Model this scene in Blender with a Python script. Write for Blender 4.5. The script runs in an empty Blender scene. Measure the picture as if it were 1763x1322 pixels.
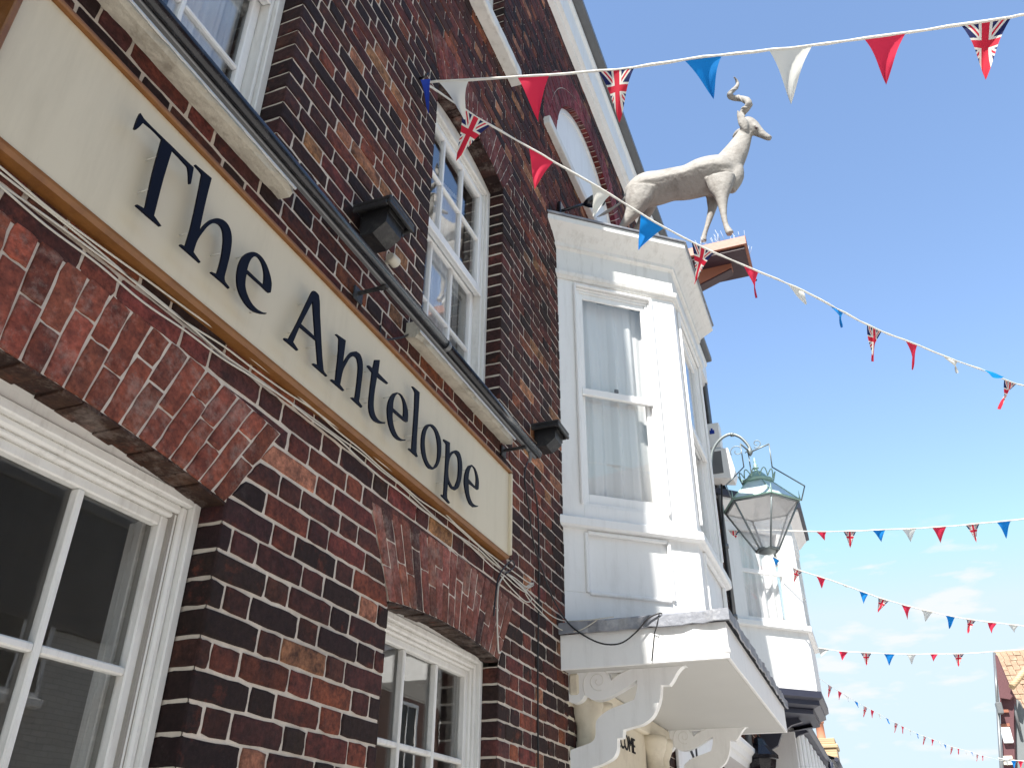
import bpy, math, random
from mathutils import Vector, Matrix, Euler
random.seed(7)
S = bpy.context.scene
COL = S.collection
rad = math.radians

# ------------------------------------------------------------------ camera
CAMP = Vector((0, -1.5, 1.6))
PITCH, YAW, ROLL, FPX = 5.23564306e-01, 3.80301785e-01, 9.12209416e-03, 1454.08687
PW, PH = 1763.0, 1322.0
def _basis():
    h = Vector((math.cos(YAW), math.sin(YAW), 0)); R = Vector((math.sin(YAW), -math.cos(YAW), 0)); z = Vector((0, 0, 1))
    F = math.cos(PITCH)*h + math.sin(PITCH)*z; U = -math.sin(PITCH)*h + math.cos(PITCH)*z
    return F, math.cos(ROLL)*R + math.sin(ROLL)*U, -math.sin(ROLL)*R + math.cos(ROLL)*U
CF, CR, CU = _basis()
def ray(u, v): return (FPX*CF + (u-PW/2)*CR - (v-PH/2)*CU).normalized()
def aty(u, v, y): d = ray(u, v); return CAMP + d*((y-CAMP.y)/d.y)
def atx(u, v, x): d = ray(u, v); return CAMP + d*((x-CAMP.x)/d.x)
def atd(u, v, P): d = ray(u, v); return CAMP + d*((Vector(P)-CAMP).dot(CF)/d.dot(CF))

cam_d = bpy.data.cameras.new('camera'); cam = bpy.data.objects.new('camera', cam_d); COL.objects.link(cam)
cam_d.sensor_fit = 'HORIZONTAL'; cam_d.sensor_width = 36; cam_d.lens = FPX/PW*36; cam_d.clip_start = .05; cam_d.clip_end = 2000
M = Matrix((CR, CU, -CF)).transposed().to_4x4(); M.translation = CAMP; cam.matrix_world = M
S.camera = cam

# ------------------------------------------------------------------ materials
MATS = {}
def nmat(name):
    m = bpy.data.materials.new(name); m.use_nodes = True; MATS[name] = m
    return m, m.node_tree.nodes, m.node_tree.links, m.node_tree.nodes['Principled BSDF']
def mat(name, col, rough=.6, metal=0., var=.12, scale=8., bump=.1, bscale=40., stain=None, stain_amt=.0, stain_scale=3., spec=.5, bdist=.004, streak=False):
    """plain surface with mottling, optional stain colour with its own shape and a fine bump"""
    m, N, L, B = nmat(name)
    tc = N.new('ShaderNodeTexCoord')
    n = N.new('ShaderNodeTexNoise'); n.inputs['Scale'].default_value = scale; n.inputs['Detail'].default_value = 6; n.inputs['Roughness'].default_value = .6
    L.new(tc.outputs['Object'], n.inputs['Vector'])
    mx = N.new('ShaderNodeMix'); mx.data_type = 'RGBA'
    mx.inputs['A'].default_value = (*[c*(1-var) for c in col], 1); mx.inputs['B'].default_value = (*[min(1, c*(1+var)) for c in col], 1)
    L.new(n.outputs['Fac'], mx.inputs['Factor']); out = mx.outputs['Result']
    if stain:
        n2 = N.new('ShaderNodeTexNoise'); n2.inputs['Scale'].default_value = stain_scale; n2.inputs['Detail'].default_value = 9; n2.inputs['Roughness'].default_value = .7
        if streak:
            mpp = N.new('ShaderNodeMapping'); mpp.inputs['Scale'].default_value = (1.6, 1.6, .22); L.new(tc.outputs['Object'], mpp.inputs['Vector']); L.new(mpp.outputs['Vector'], n2.inputs['Vector'])
        else: L.new(tc.outputs['Object'], n2.inputs['Vector'])
        r = N.new('ShaderNodeMapRange'); r.inputs['From Min'].default_value = .5; r.inputs['From Max'].default_value = .72; r.inputs['To Max'].default_value = stain_amt
        L.new(n2.outputs['Fac'], r.inputs['Value'])
        m2 = N.new('ShaderNodeMix'); m2.data_type = 'RGBA'; m2.inputs['B'].default_value = (*stain, 1)
        L.new(r.outputs['Result'], m2.inputs['Factor']); L.new(out, m2.inputs['A']); out = m2.outputs['Result']
    L.new(out, B.inputs['Base Color'])
    B.inputs['Roughness'].default_value = rough; B.inputs['Metallic'].default_value = metal; B.inputs['Specular IOR Level'].default_value = spec
    if bump:
        nb = N.new('ShaderNodeTexNoise'); nb.inputs['Scale'].default_value = bscale; nb.inputs['Detail'].default_value = 5
        L.new(tc.outputs['Object'], nb.inputs['Vector'])
        b = N.new('ShaderNodeBump'); b.inputs['Strength'].default_value = bump; b.inputs['Distance'].default_value = bdist*2
        L.new(nb.outputs['Fac'], b.inputs['Height']); L.new(b.outputs['Normal'], B.inputs['Normal'])
    return m

def brick_mat(name, dirt=.5, white=.0, wsc=5.5, wmin=.58):
    m, N, L, B = nmat(name)
    tc = N.new('ShaderNodeTexCoord'); at = N.new('ShaderNodeAttribute'); at.attribute_name = 'Col'
    n1 = N.new('ShaderNodeTexNoise'); n1.inputs['Scale'].default_value = 14; n1.inputs['Detail'].default_value = 8; n1.inputs['Roughness'].default_value = .72
    L.new(tc.outputs['Object'], n1.inputs['Vector'])
    r = N.new('ShaderNodeMapRange'); r.inputs['From Min'].default_value = .40; r.inputs['From Max'].default_value = .62; r.inputs['To Max'].default_value = dirt
    L.new(n1.outputs['Fac'], r.inputs['Value'])
    m1 = N.new('ShaderNodeMix'); m1.data_type = 'RGBA'; m1.inputs['B'].default_value = (.022, .012, .012, 1)
    L.new(r.outputs['Result'], m1.inputs['Factor']); L.new(at.outputs['Color'], m1.inputs['A'])
    n2 = N.new('ShaderNodeTexNoise'); n2.inputs['Scale'].default_value = 55; n2.inputs['Detail'].default_value = 5; n2.inputs['Roughness'].default_value = .7
    L.new(tc.outputs['Object'], n2.inputs['Vector'])
    hs = N.new('ShaderNodeMapRange'); hs.inputs['From Min'].default_value = .3; hs.inputs['From Max'].default_value = .7; hs.inputs['To Min'].default_value = .55; hs.inputs['To Max'].default_value = 1.5
    L.new(n2.outputs['Fac'], hs.inputs['Value'])
    v = N.new('ShaderNodeVectorMath'); v.operation = 'SCALE'; L.new(m1.outputs['Result'], v.inputs[0]); L.new(hs.outputs['Result'], v.inputs['Scale'])
    out = v.outputs['Vector']
    n4 = N.new('ShaderNodeTexNoise'); n4.inputs['Scale'].default_value = 9; n4.inputs['Detail'].default_value = 9; n4.inputs['Roughness'].default_value = .75
    mp4 = N.new('ShaderNodeMapping'); mp4.inputs['Location'].default_value = (7.3, 2.1, 4.4); L.new(tc.outputs['Object'], mp4.inputs['Vector']); L.new(mp4.outputs['Vector'], n4.inputs['Vector'])
    r4 = N.new('ShaderNodeMapRange'); r4.inputs['From Min'].default_value = .56; r4.inputs['From Max'].default_value = .70; r4.inputs['To Max'].default_value = .65; L.new(n4.outputs['Fac'], r4.inputs['Value'])
    m4 = N.new('ShaderNodeMix'); m4.data_type = 'RGBA'; m4.inputs['B'].default_value = (.20, .050, .028, 1); L.new(r4.outputs['Result'], m4.inputs['Factor']); L.new(out, m4.inputs['A']); out = m4.outputs['Result']
    # lime bloom / scuffed pale marks
    n3 = N.new('ShaderNodeTexNoise'); n3.inputs['Scale'].default_value = wsc; n3.inputs['Detail'].default_value = 10; n3.inputs['Roughness'].default_value = .8
    L.new(tc.outputs['Object'], n3.inputs['Vector'])
    r3 = N.new('ShaderNodeMapRange'); r3.inputs['From Min'].default_value = wmin; r3.inputs['From Max'].default_value = .78; r3.inputs['To Max'].default_value = .16+white
    L.new(n3.outputs['Fac'], r3.inputs['Value'])
    m3 = N.new('ShaderNodeMix'); m3.data_type = 'RGBA'; m3.inputs['B'].default_value = (.38, .31, .27, 1)
    L.new(r3.outputs['Result'], m3.inputs['Factor']); L.new(out, m3.inputs['A'])
    n5 = N.new('ShaderNodeTexNoise'); n5.inputs['Scale'].default_value = .9; n5.inputs['Detail'].default_value = 5; n5.inputs['Roughness'].default_value = .6; L.new(tc.outputs['Object'], n5.inputs['Vector'])
    r5 = N.new('ShaderNodeMapRange'); r5.inputs['From Min'].default_value = .35; r5.inputs['From Max'].default_value = .65; r5.inputs['To Min'].default_value = .62; r5.inputs['To Max'].default_value = 1.4; L.new(n5.outputs['Fac'], r5.inputs['Value'])
    v5 = N.new('ShaderNodeVectorMath'); v5.operation = 'SCALE'; L.new(m3.outputs['Result'], v5.inputs[0]); L.new(r5.outputs['Result'], v5.inputs['Scale'])
    L.new(v5.outputs['Vector'], B.inputs['Base Color'])
    B.inputs['Roughness'].default_value = .78; B.inputs['Specular IOR Level'].default_value = .22
    nb = N.new('ShaderNodeTexNoise'); nb.inputs['Scale'].default_value = 38; nb.inputs['Detail'].default_value = 8; nb.inputs['Roughness'].default_value = .65
    L.new(tc.outputs['Object'], nb.inputs['Vector'])
    b = N.new('ShaderNodeBump'); b.inputs['Strength'].default_value = .55; b.inputs['Distance'].default_value = .008
    L.new(nb.outputs['Fac'], b.inputs['Height']); L.new(b.outputs['Normal'], B.inputs['Normal'])
    return m

def relief_brick(name, col):
    m, N, L, B = nmat(name); tc = N.new('ShaderNodeTexCoord'); mp = N.new('ShaderNodeMapping'); mp.inputs['Rotation'].default_value = (rad(90), 0, 0)
    br = N.new('ShaderNodeTexBrick'); br.inputs['Scale'].default_value = 1; br.inputs['Brick Width'].default_value = .23; br.inputs['Row Height'].default_value = .076; br.inputs['Mortar Size'].default_value = .007
    br.inputs['Color1'].default_value = (*col, 1); br.inputs['Color2'].default_value = (*[c*.8 for c in col], 1); br.inputs['Mortar'].default_value = (*[c*.45 for c in col], 1)
    L.new(tc.outputs['Object'], mp.inputs['Vector']); L.new(mp.outputs['Vector'], br.inputs['Vector']); L.new(br.outputs['Color'], B.inputs['Base Color']); B.inputs['Roughness'].default_value = .7
relief_brick('white_brick_paint', (.62, .60, .56)); relief_brick('mid_brick', (.26, .12, .08)); relief_brick('yellow_brick', (.50, .36, .21))
brick_mat('brick', .8); brick_mat('arch_brick', .6, .55, 8., .50); brick_mat('soffit_brick', .9, .0)
mat('mortar', (.58, .51, .43), .9, var=.25, scale=18, bump=.5, bscale=90, stain=(.12, .10, .09), stain_amt=.35, stain_scale=2.5)
mat('white_paint', (.82, .82, .81), .45, var=.04, scale=5, bump=.22, bscale=30, stain=(.45, .44, .41), stain_amt=.24, stain_scale=9, streak=True)
mat('cornice_paint', (.74, .735, .71), .5, var=.04, scale=6, bump=.25, bscale=26, stain=(.40, .38, .34), stain_amt=.45, stain_scale=11, streak=True)
mat('old_white_paint', (.72, .71, .675), .5, var=.05, scale=7, bump=.35, bscale=34, stain=(.33, .30, .26), stain_amt=.4, stain_scale=14, streak=True)
mat('cream_paint', (.66, .60, .48), .5, var=.05, scale=5, bump=.2, bscale=22, stain=(.34, .29, .22), stain_amt=.45, stain_scale=6)
mat('soffit_paint', (.56, .555, .53), .6, var=.04, scale=3, bump=.1)
mat('concrete', (.50, .46, .38), .85, var=.2, scale=16, bump=.7, bscale=60, stain=(.14, .11, .08), stain_amt=.6, stain_scale=12)
mat('sign_cream', (.60, .53, .39), .5, var=.03, scale=2.5, bump=.03, bscale=12, stain=(.42, .36, .25), stain_amt=.35, stain_scale=6, streak=True)
mat('gold_wood', (.19, .078, .02), .45, var=.35, scale=12, bump=.25, bscale=50, stain=(.13, .045, .012), stain_amt=.8, stain_scale=14)
mat('navy_letter', (.0025, .003, .010), .55, var=.2, bump=.03, spec=.12)
mat('black_metal', (.006, .0065, .010), .22, var=.4, scale=30, bump=.06, bscale=60, stain=(.12, .12, .13), stain_amt=.18, stain_scale=22)
mat('black_plastic', (.012, .012, .014), .5, var=.4, scale=20, bump=.4, bscale=50, stain=(.10, .10, .09), stain_amt=.6, stain_scale=14)
mat('grey_metal', (.16, .165, .17), .4, .3, var=.2, bump=.1)
mat('lead', (.22, .23, .26), .55, .2, var=.25, scale=7, bump=.5, bscale=14, bdist=.01, stain=(.55, .55, .55), stain_amt=.8, stain_scale=4)
mat('cable_white', (.52, .50, .44), .6, var=.2, scale=30, bump=.1)
mat('cable_black', (.012, .012, .014), .5, bump=0)
mat('sensor_white', (.62, .58, .48), .5, bump=.05)
mat('statue_grey', (.275, .26, .24), .75, var=.14, scale=9, bump=.6, bscale=26, stain=(.11, .09, .075), stain_amt=.6, stain_scale=6, bdist=.006)
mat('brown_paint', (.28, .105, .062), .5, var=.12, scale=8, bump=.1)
mat('dark_brown_and_shade', (.035, .012, .018), .5, var=.15, bump=.1)  # dark brown of hook and eyes; also the painted-in shade under the plinth
mat('cord_white', (.72, .71, .66), .9, var=.1, scale=60, bump=.5, bscale=200)
mat('spike_plastic', (.55, .56, .58), .3, bump=0)
mat('lantern_green', (.33, .50, .43), .55, .2, var=.3, scale=14, bump=.3, stain=(.38, .40, .30), stain_amt=.6, stain_scale=12)
mat('lantern_iron', (.20, .23, .235), .45, .4, var=.2, bump=.1)
mat('verdigris', (.62, .74, .74), .4, .3, var=.15, bump=.15)
mat('dark_soffit', (.035, .038, .06), .5, bump=.1)
mat('tile_roof', (.27, .175, .115), .85, var=.35, scale=6, bump=.6, bscale=30, stain=(.42, .35, .25), stain_amt=.7, stain_scale=5)
mat('slate_roof', (.12, .12, .13), .7, var=.2, bump=.3)
mat('grey_render', (.17, .185, .19), .85, var=.1, bump=.2)
mat('purple_brick', (.11, .045, .05), .8, var=.3, scale=20, bump=.4)
mat('asphalt', (.42, .405, .385), .9, var=.25, scale=30, bump=.5, bscale=120)
mat('paving', (.46, .445, .42), .85, var=.15, scale=4, bump=.4)
mat('dark_slate', (.035, .04, .055), .6, var=.2, scale=5, bump=.3)
mat('plaster', (.30, .28, .25), .9, bump=0)
mat('dark_interior', (.035, .032, .03), .9, bump=0)
mat('pot_clay', (.46, .2, .12), .8, bump=.2)
mat('dark_opening', (.01, .01, .012), .4, bump=0)
mat('curtain_dark', (.20, .20, .22), .9, bump=.1)

def glass_mat(name, tint=(.985, .99, .99), refl=1.0, rough=.0):
    m, N, L, B = nmat(name); N.remove(B)
    o = N['Material Output']; t = N.new('ShaderNodeBsdfTransparent'); t.inputs['Color'].default_value = (*tint, 1)
    g = N.new('ShaderNodeBsdfGlossy'); g.inputs['Roughness'].default_value = rough; g.inputs['Color'].default_value = (refl, refl, refl, 1)
    tc = N.new('ShaderNodeTexCoord'); nn = N.new('ShaderNodeTexNoise'); nn.inputs['Scale'].default_value = 5; nn.inputs['Detail'].default_value = 2
    b = N.new('ShaderNodeBump'); b.inputs['Strength'].default_value = .02; b.inputs['Distance'].default_value = .01
    L.new(tc.outputs['Object'], nn.inputs['Vector']); L.new(nn.outputs['Fac'], b.inputs['Height']); L.new(b.outputs['Normal'], g.inputs['Normal'])
    lw = N.new('ShaderNodeLayerWeight'); lw.inputs['Blend'].default_value = .5
    pw = N.new('ShaderNodeMath'); pw.operation = 'POWER'; pw.inputs[1].default_value = 4.; L.new(lw.outputs['Facing'], pw.inputs[0])
    ma = N.new('ShaderNodeMath'); ma.operation = 'MULTIPLY_ADD'; ma.inputs[1].default_value = .8; ma.inputs[2].default_value = .055; L.new(pw.outputs[0], ma.inputs[0])
    x = N.new('ShaderNodeMixShader'); L.new(ma.outputs[0], x.inputs['Fac']); L.new(t.outputs['BSDF'], x.inputs[1]); L.new(g.outputs['BSDF'], x.inputs[2])
    L.new(x.outputs['Shader'], o.inputs['Surface']); return m
glass_mat('window_glass')

def net_mat(name, col, tr=.25, trans=.35):
    m, N, L, B = nmat(name); o = N['Material Output']
    B.inputs['Base Color'].default_value = (*col, 1); B.inputs['Roughness'].default_value = .9
    tl = N.new('ShaderNodeBsdfTranslucent'); tl.inputs['Color'].default_value = (*col, 1)
    tp = N.new('ShaderNodeBsdfTransparent')
    a = N.new('ShaderNodeMixShader'); a.inputs['Fac'].default_value = trans; b = N.new('ShaderNodeMixShader'); b.inputs['Fac'].default_value = tr
    L.new(B.outputs['BSDF'], a.inputs[1]); L.new(tl.outputs['BSDF'], a.inputs[2]); L.new(a.outputs['Shader'], b.inputs[1]); L.new(tp.outputs['BSDF'], b.inputs[2])
    L.new(b.outputs['Shader'], o.inputs['Surface']); return m
net_mat('lantern_glass', (.97, .97, .98), .66, .8)
net_mat('net_curtain', (.93, .93, .93), .04, .25)
net_mat('flag_red', (.80, .035, .09), .0, .4); net_mat('flag_blue', (.01, .27, .74), .0, .45)
net_mat('flag_white', (.80, .80, .74), .0, .4); net_mat('flag_deep_blue', (.02, .06, .42), .0, .3)
def union_mat():
    m, N, L, B = nmat('flag_union'); o = N['Material Output']
    uv = N.new('ShaderNodeUVMap'); uv.uv_map = 'UVMap'; sp = N.new('ShaderNodeSeparateXYZ'); L.new(uv.outputs['UV'], sp.inputs[0])
    def mt(op, a, b=None, c=None):
        n = N.new('ShaderNodeMath'); n.operation = op
        for i, q in enumerate((a, b, c)):
            if q is None: continue
            if isinstance(q, (int, float)): n.inputs[i].default_value = q
            else: L.new(q, n.inputs[i])
        return n.outputs[0]
    u = mt('SUBTRACT', sp.outputs[0], .5); v = mt('SUBTRACT', sp.outputs[1], .36)
    au = mt('ABSOLUTE', u); av = mt('ABSOLUTE', v)
    d1 = mt('ABSOLUTE', mt('SUBTRACT', au, mt('MULTIPLY', av, 1.0)))          # distance to the diagonals
    def lt(a, b): return mt('LESS_THAN', a, b)
    white = mt('MAXIMUM', mt('MAXIMUM', lt(au, .145), lt(av, .105)), lt(d1, .085))
    red = mt('MAXIMUM', mt('MAXIMUM', lt(au, .085), lt(av, .065)), mt('MULTIPLY', lt(d1, .03), mt('MULTIPLY', mt('GREATER_THAN', au, .145), mt('GREATER_THAN', av, .105))))
    a = N.new('ShaderNodeMix'); a.data_type = 'RGBA'; a.inputs['A'].default_value = (.012, .018, .10, 1); a.inputs['B'].default_value = (.78, .76, .68, 1); L.new(white, a.inputs['Factor'])
    b = N.new('ShaderNodeMix'); b.data_type = 'RGBA'; b.inputs['B'].default_value = (.62, .02, .05, 1); L.new(a.outputs['Result'], b.inputs['A']); L.new(red, b.inputs['Factor'])
    L.new(b.outputs['Result'], B.inputs['Base Color']); B.inputs['Roughness'].default_value = .85
    tl = N.new('ShaderNodeBsdfTranslucent'); L.new(b.outputs['Result'], tl.inputs['Color'])
    x = N.new('ShaderNodeMixShader'); x.inputs['Fac'].default_value = .35; L.new(B.outputs['BSDF'], x.inputs[1]); L.new(tl.outputs['BSDF'], x.inputs[2]); L.new(x.outputs['Shader'], o.inputs['Surface'])
union_mat()

# ------------------------------------------------------------------ mesh builder
class MB:
    def __init__(s): s.v = []; s.f = []; s.c = []; s.m = []; s.sm = []; s.uv = None
    def face(s, pts, col=None, mi=0, sm=False):
        i = len(s.v); s.v += [tuple(p) for p in pts]; s.f.append(tuple(range(i, i+len(pts)))); s.c.append(col or (1, 1, 1)); s.m.append(mi); s.sm.append(sm)
    def raw(s, vs, fs, sm=False, col=None, mi=0):
        i = len(s.v); s.v += [tuple(p) for p in vs]
        for f in fs: s.f.append(tuple(i+k for k in f)); s.c.append(col or (1, 1, 1)); s.m.append(mi); s.sm.append(sm)
    def box(s, a, b, bev=0.004, fr=None):
        """axis box a..b, corners chamfered; fr = (origin, ux, uy, uz) local frame"""
        a, b = [min(p, q) for p, q in zip(a, b)], [max(p, q) for p, q in zip(a, b)]
        bev = min(bev, *[(q-p)*.35 for p, q in zip(a, b)])
        vs = []; idx = {}
        for ax in range(3):
            for sx in (0, 1):
                for sy in (0, 1):
                    for sz in (0, 1):
                        q = [sx, sy, sz]; p = []
                        for k in range(3):
                            base = (a[k], b[k])[q[k]]
                            if k != ax: base += bev*(1 if q[k] == 0 else -1)
                            p.append(base)
                        idx[(ax, sx, sy, sz)] = len(vs); vs.append(p)
        fs = []
        for ax in range(3):
            o = [k for k in range(3) if k != ax]
            for sgn in (0, 1):
                def key(i, j):
                    q = [0, 0, 0]; q[ax] = sgn; q[o[0]] = i; q[o[1]] = j; return (ax, *q)
                loop = [idx[key(0, 0)], idx[key(1, 0)], idx[key(1, 1)], idx[key(0, 1)]]
                fs.append(loop)
        for ax in range(3):        # edge chamfers: edges along ax
            o = [k for k in range(3) if k != ax]
            for i in (0, 1):
                for j in (0, 1):
                    q0 = [0, 0, 0]; q0[o[0]] = i; q0[o[1]] = j; q1 = list(q0); q1[ax] = 1
                    fs.append([idx[(o[0], *q0)], idx[(o[1], *q0)], idx[(o[1], *q1)], idx[(o[0], *q1)]])
        for sx in (0, 1):
            for sy in (0, 1):
                for sz in (0, 1): fs.append([idx[(0, sx, sy, sz)], idx[(1, sx, sy, sz)], idx[(2, sx, sy, sz)]])
        if fr:
            O, X, Y, Z = [Vector(t) for t in fr]; vs = [O+X*p[0]+Y*p[1]+Z*p[2] for p in vs]
        s.raw(vs, fs); return s
    def tube(s, pts, r, n=8, cap=True, closed=False):
        pts = [Vector(p) for p in pts]; rs = r if isinstance(r, (list, tuple)) else [r]*len(pts)
        T = []
        for i in range(len(pts)):
            a = pts[max(i-1, 0)]; b = pts[min(i+1, len(pts)-1)]; T.append((b-a).normalized())
        up = Vector((0, 0, 1)) if abs(T[0].z) < .9 else Vector((1, 0, 0))
        Nn = (up - T[0]*up.dot(T[0])).normalized(); vs = []
        for i, p in enumerate(pts):
            Nn = (Nn - T[i]*Nn.dot(T[i])).normalized(); Bn = T[i].cross(Nn)
            for k in range(n):
                a = 2*math.pi*k/n; vs.append(p + (Nn*math.cos(a)+Bn*math.sin(a))*rs[i])
        fs = [(i*n+k, i*n+(k+1) % n, (i+1)*n+(k+1) % n, (i+1)*n+k) for i in range(len(pts)-1) for k in range(n)]
        s.raw(vs, fs, sm=True)
        if cap: s.face(vs[:n]); s.face(vs[-n:])
        return s
    def prism(s, poly, a, b, f):
        """extrude a 2-D polygon (list of (p,q)) between depths a and b; f(p,q,d)->xyz"""
        A = [f(p, q, a) for p, q in poly]; B = [f(p, q, b) for p, q in poly]; n = len(poly)
        s.raw(A+B, [tuple(range(n)), tuple(range(2*n-1, n-1, -1))] + [(i, (i+1) % n, n+(i+1) % n, n+i) for i in range(n)]); return s
    def sweep(s, prof, path, dirs, ups=Vector((0, 0, 1))):
        """profile (out, up) swept on path; dirs = outward mitre vectors per path point"""
        vs = []; n = len(prof)
        for P, D in zip(path, dirs):
            for o, u in prof: vs.append(Vector(P)+Vector(D)*o+ups*u)
        fs = [(i*n+k, i*n+k+1, (i+1)*n+k+1, (i+1)*n+k) for i in range(len(path)-1) for k in range(n-1)]
        s.raw(vs, fs); s.face(vs[:n]); s.face(vs[-n:]); return s
    def lathe(s, prof, c, n=16, rot=0, sm=True):
        vs = [(c[0]+r*math.cos(2*math.pi*k/n+rot), c[1]+r*math.sin(2*math.pi*k/n+rot), c[2]+z) for r, z in prof for k in range(n)]
        s.raw(vs, [(i*n+k, i*n+(k+1) % n, (i+1)*n+(k+1) % n, (i+1)*n+k) for i in range(len(prof)-1) for k in range(n)], sm=sm)
        s.face(vs[:n]); s.face(vs[-n:]); return s
def root_of(p):
    while p.parent: p = p.parent
    return p
def obj(name, mb, mats, parent=None, base=None, fixn=True, label=None):
    me = bpy.data.meshes.new(name)
    if isinstance(mats, str): mats = [mats]
    off = Vector((0, 0, 0))
    if parent: off = Vector(root_of(parent).location)
    elif base is not None: off = Vector(base)
    me.from_pydata([tuple(Vector(v)-off) for v in mb.v], [], mb.f); me.update()
    for mn in mats: me.materials.append(MATS[mn])
    me.polygons.foreach_set('material_index', mb.m); me.polygons.foreach_set('use_smooth', mb.sm)
    if any(c != (1, 1, 1) for c in mb.c):
        at = me.color_attributes.new('Col', 'FLOAT_COLOR', 'CORNER'); d = []
        for p, c in zip(me.polygons, mb.c): d += [c[0], c[1], c[2], 1.]*p.loop_total
        at.data.foreach_set('color', d)
    if mb.uv:
        ul = me.uv_layers.new(name='UVMap')
        for l in me.loops: ul.data[l.index].uv = mb.uv[l.vertex_index]
    if fixn:
        import bmesh
        b = bmesh.new(); b.from_mesh(me); bmesh.ops.remove_doubles(b, verts=b.verts, dist=1e-5); bmesh.ops.recalc_face_normals(b, faces=b.faces); b.to_mesh(me); b.free()
    o = bpy.data.objects.new(name, me); COL.objects.link(o)
    if parent: o.parent = parent
    else: o.location = off
    if label: o['label'] = label
    return o
def tag(o, label, cat, group=None):
    o['label'] = label; o['category'] = cat
    if group: o['group'] = group
    return o
def thing(name, label, cat, loc, group=None):
    o = bpy.data.objects.new(name, None); COL.objects.link(o); o.location = loc; o.empty_display_size = .1
    return tag(o, label, cat, group)
def copy_tree(o, parent=None):
    c = o.copy(); COL.objects.link(c); c.parent = parent
    for ch in [k for k in bpy.data.objects if k.parent == o]: copy_tree(ch, c)
    return c
def structure(o): o['kind'] = 'structure'; return o
X, Y, Z = Vector((1, 0, 0)), Vector((0, 1, 0)), Vector((0, 0, 1))
def smooth_path(P, n=6, closed=False):
    P = [Vector(p) for p in P]; out = []
    m = len(P)
    for i in range(m if closed else m-1):
        p0 = P[(i-1) % m] if (closed or i > 0) else P[i]; p1 = P[i]; p2 = P[(i+1) % m]; p3 = P[(i+2) % m] if (closed or i+2 < m) else p2
        for k in range(n):
            t = k/n; out.append(.5*((2*p1)+(-p0+p2)*t+(2*p0-5*p1+4*p2-p3)*t*t+(-p0+3*p1-3*p2+p3)*t**3))
    if not closed: out.append(P[-1])
    return out

# ------------------------------------------------------------------ setting: ground, road
g = MB(); g.face([(-400, -400, -.15), (400, -400, -.15), (400, 400, -.15), (-400, 400, -.15)]); structure(obj('ground', g, 'paving'))
g = MB(); g.face([(-60, -7, -.14), (120, -7, -.14), (120, -2.6, -.14), (-60, -2.6, -.14)]); structure(obj('road', g, 'asphalt'))
g = MB()
for y0, y1 in ((-2.6, .0), (-8.6, -7.0)): g.box((-60, y0, -.15), (120, y1, 0), .01)
structure(obj('pavement', g, 'paving'))

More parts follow.
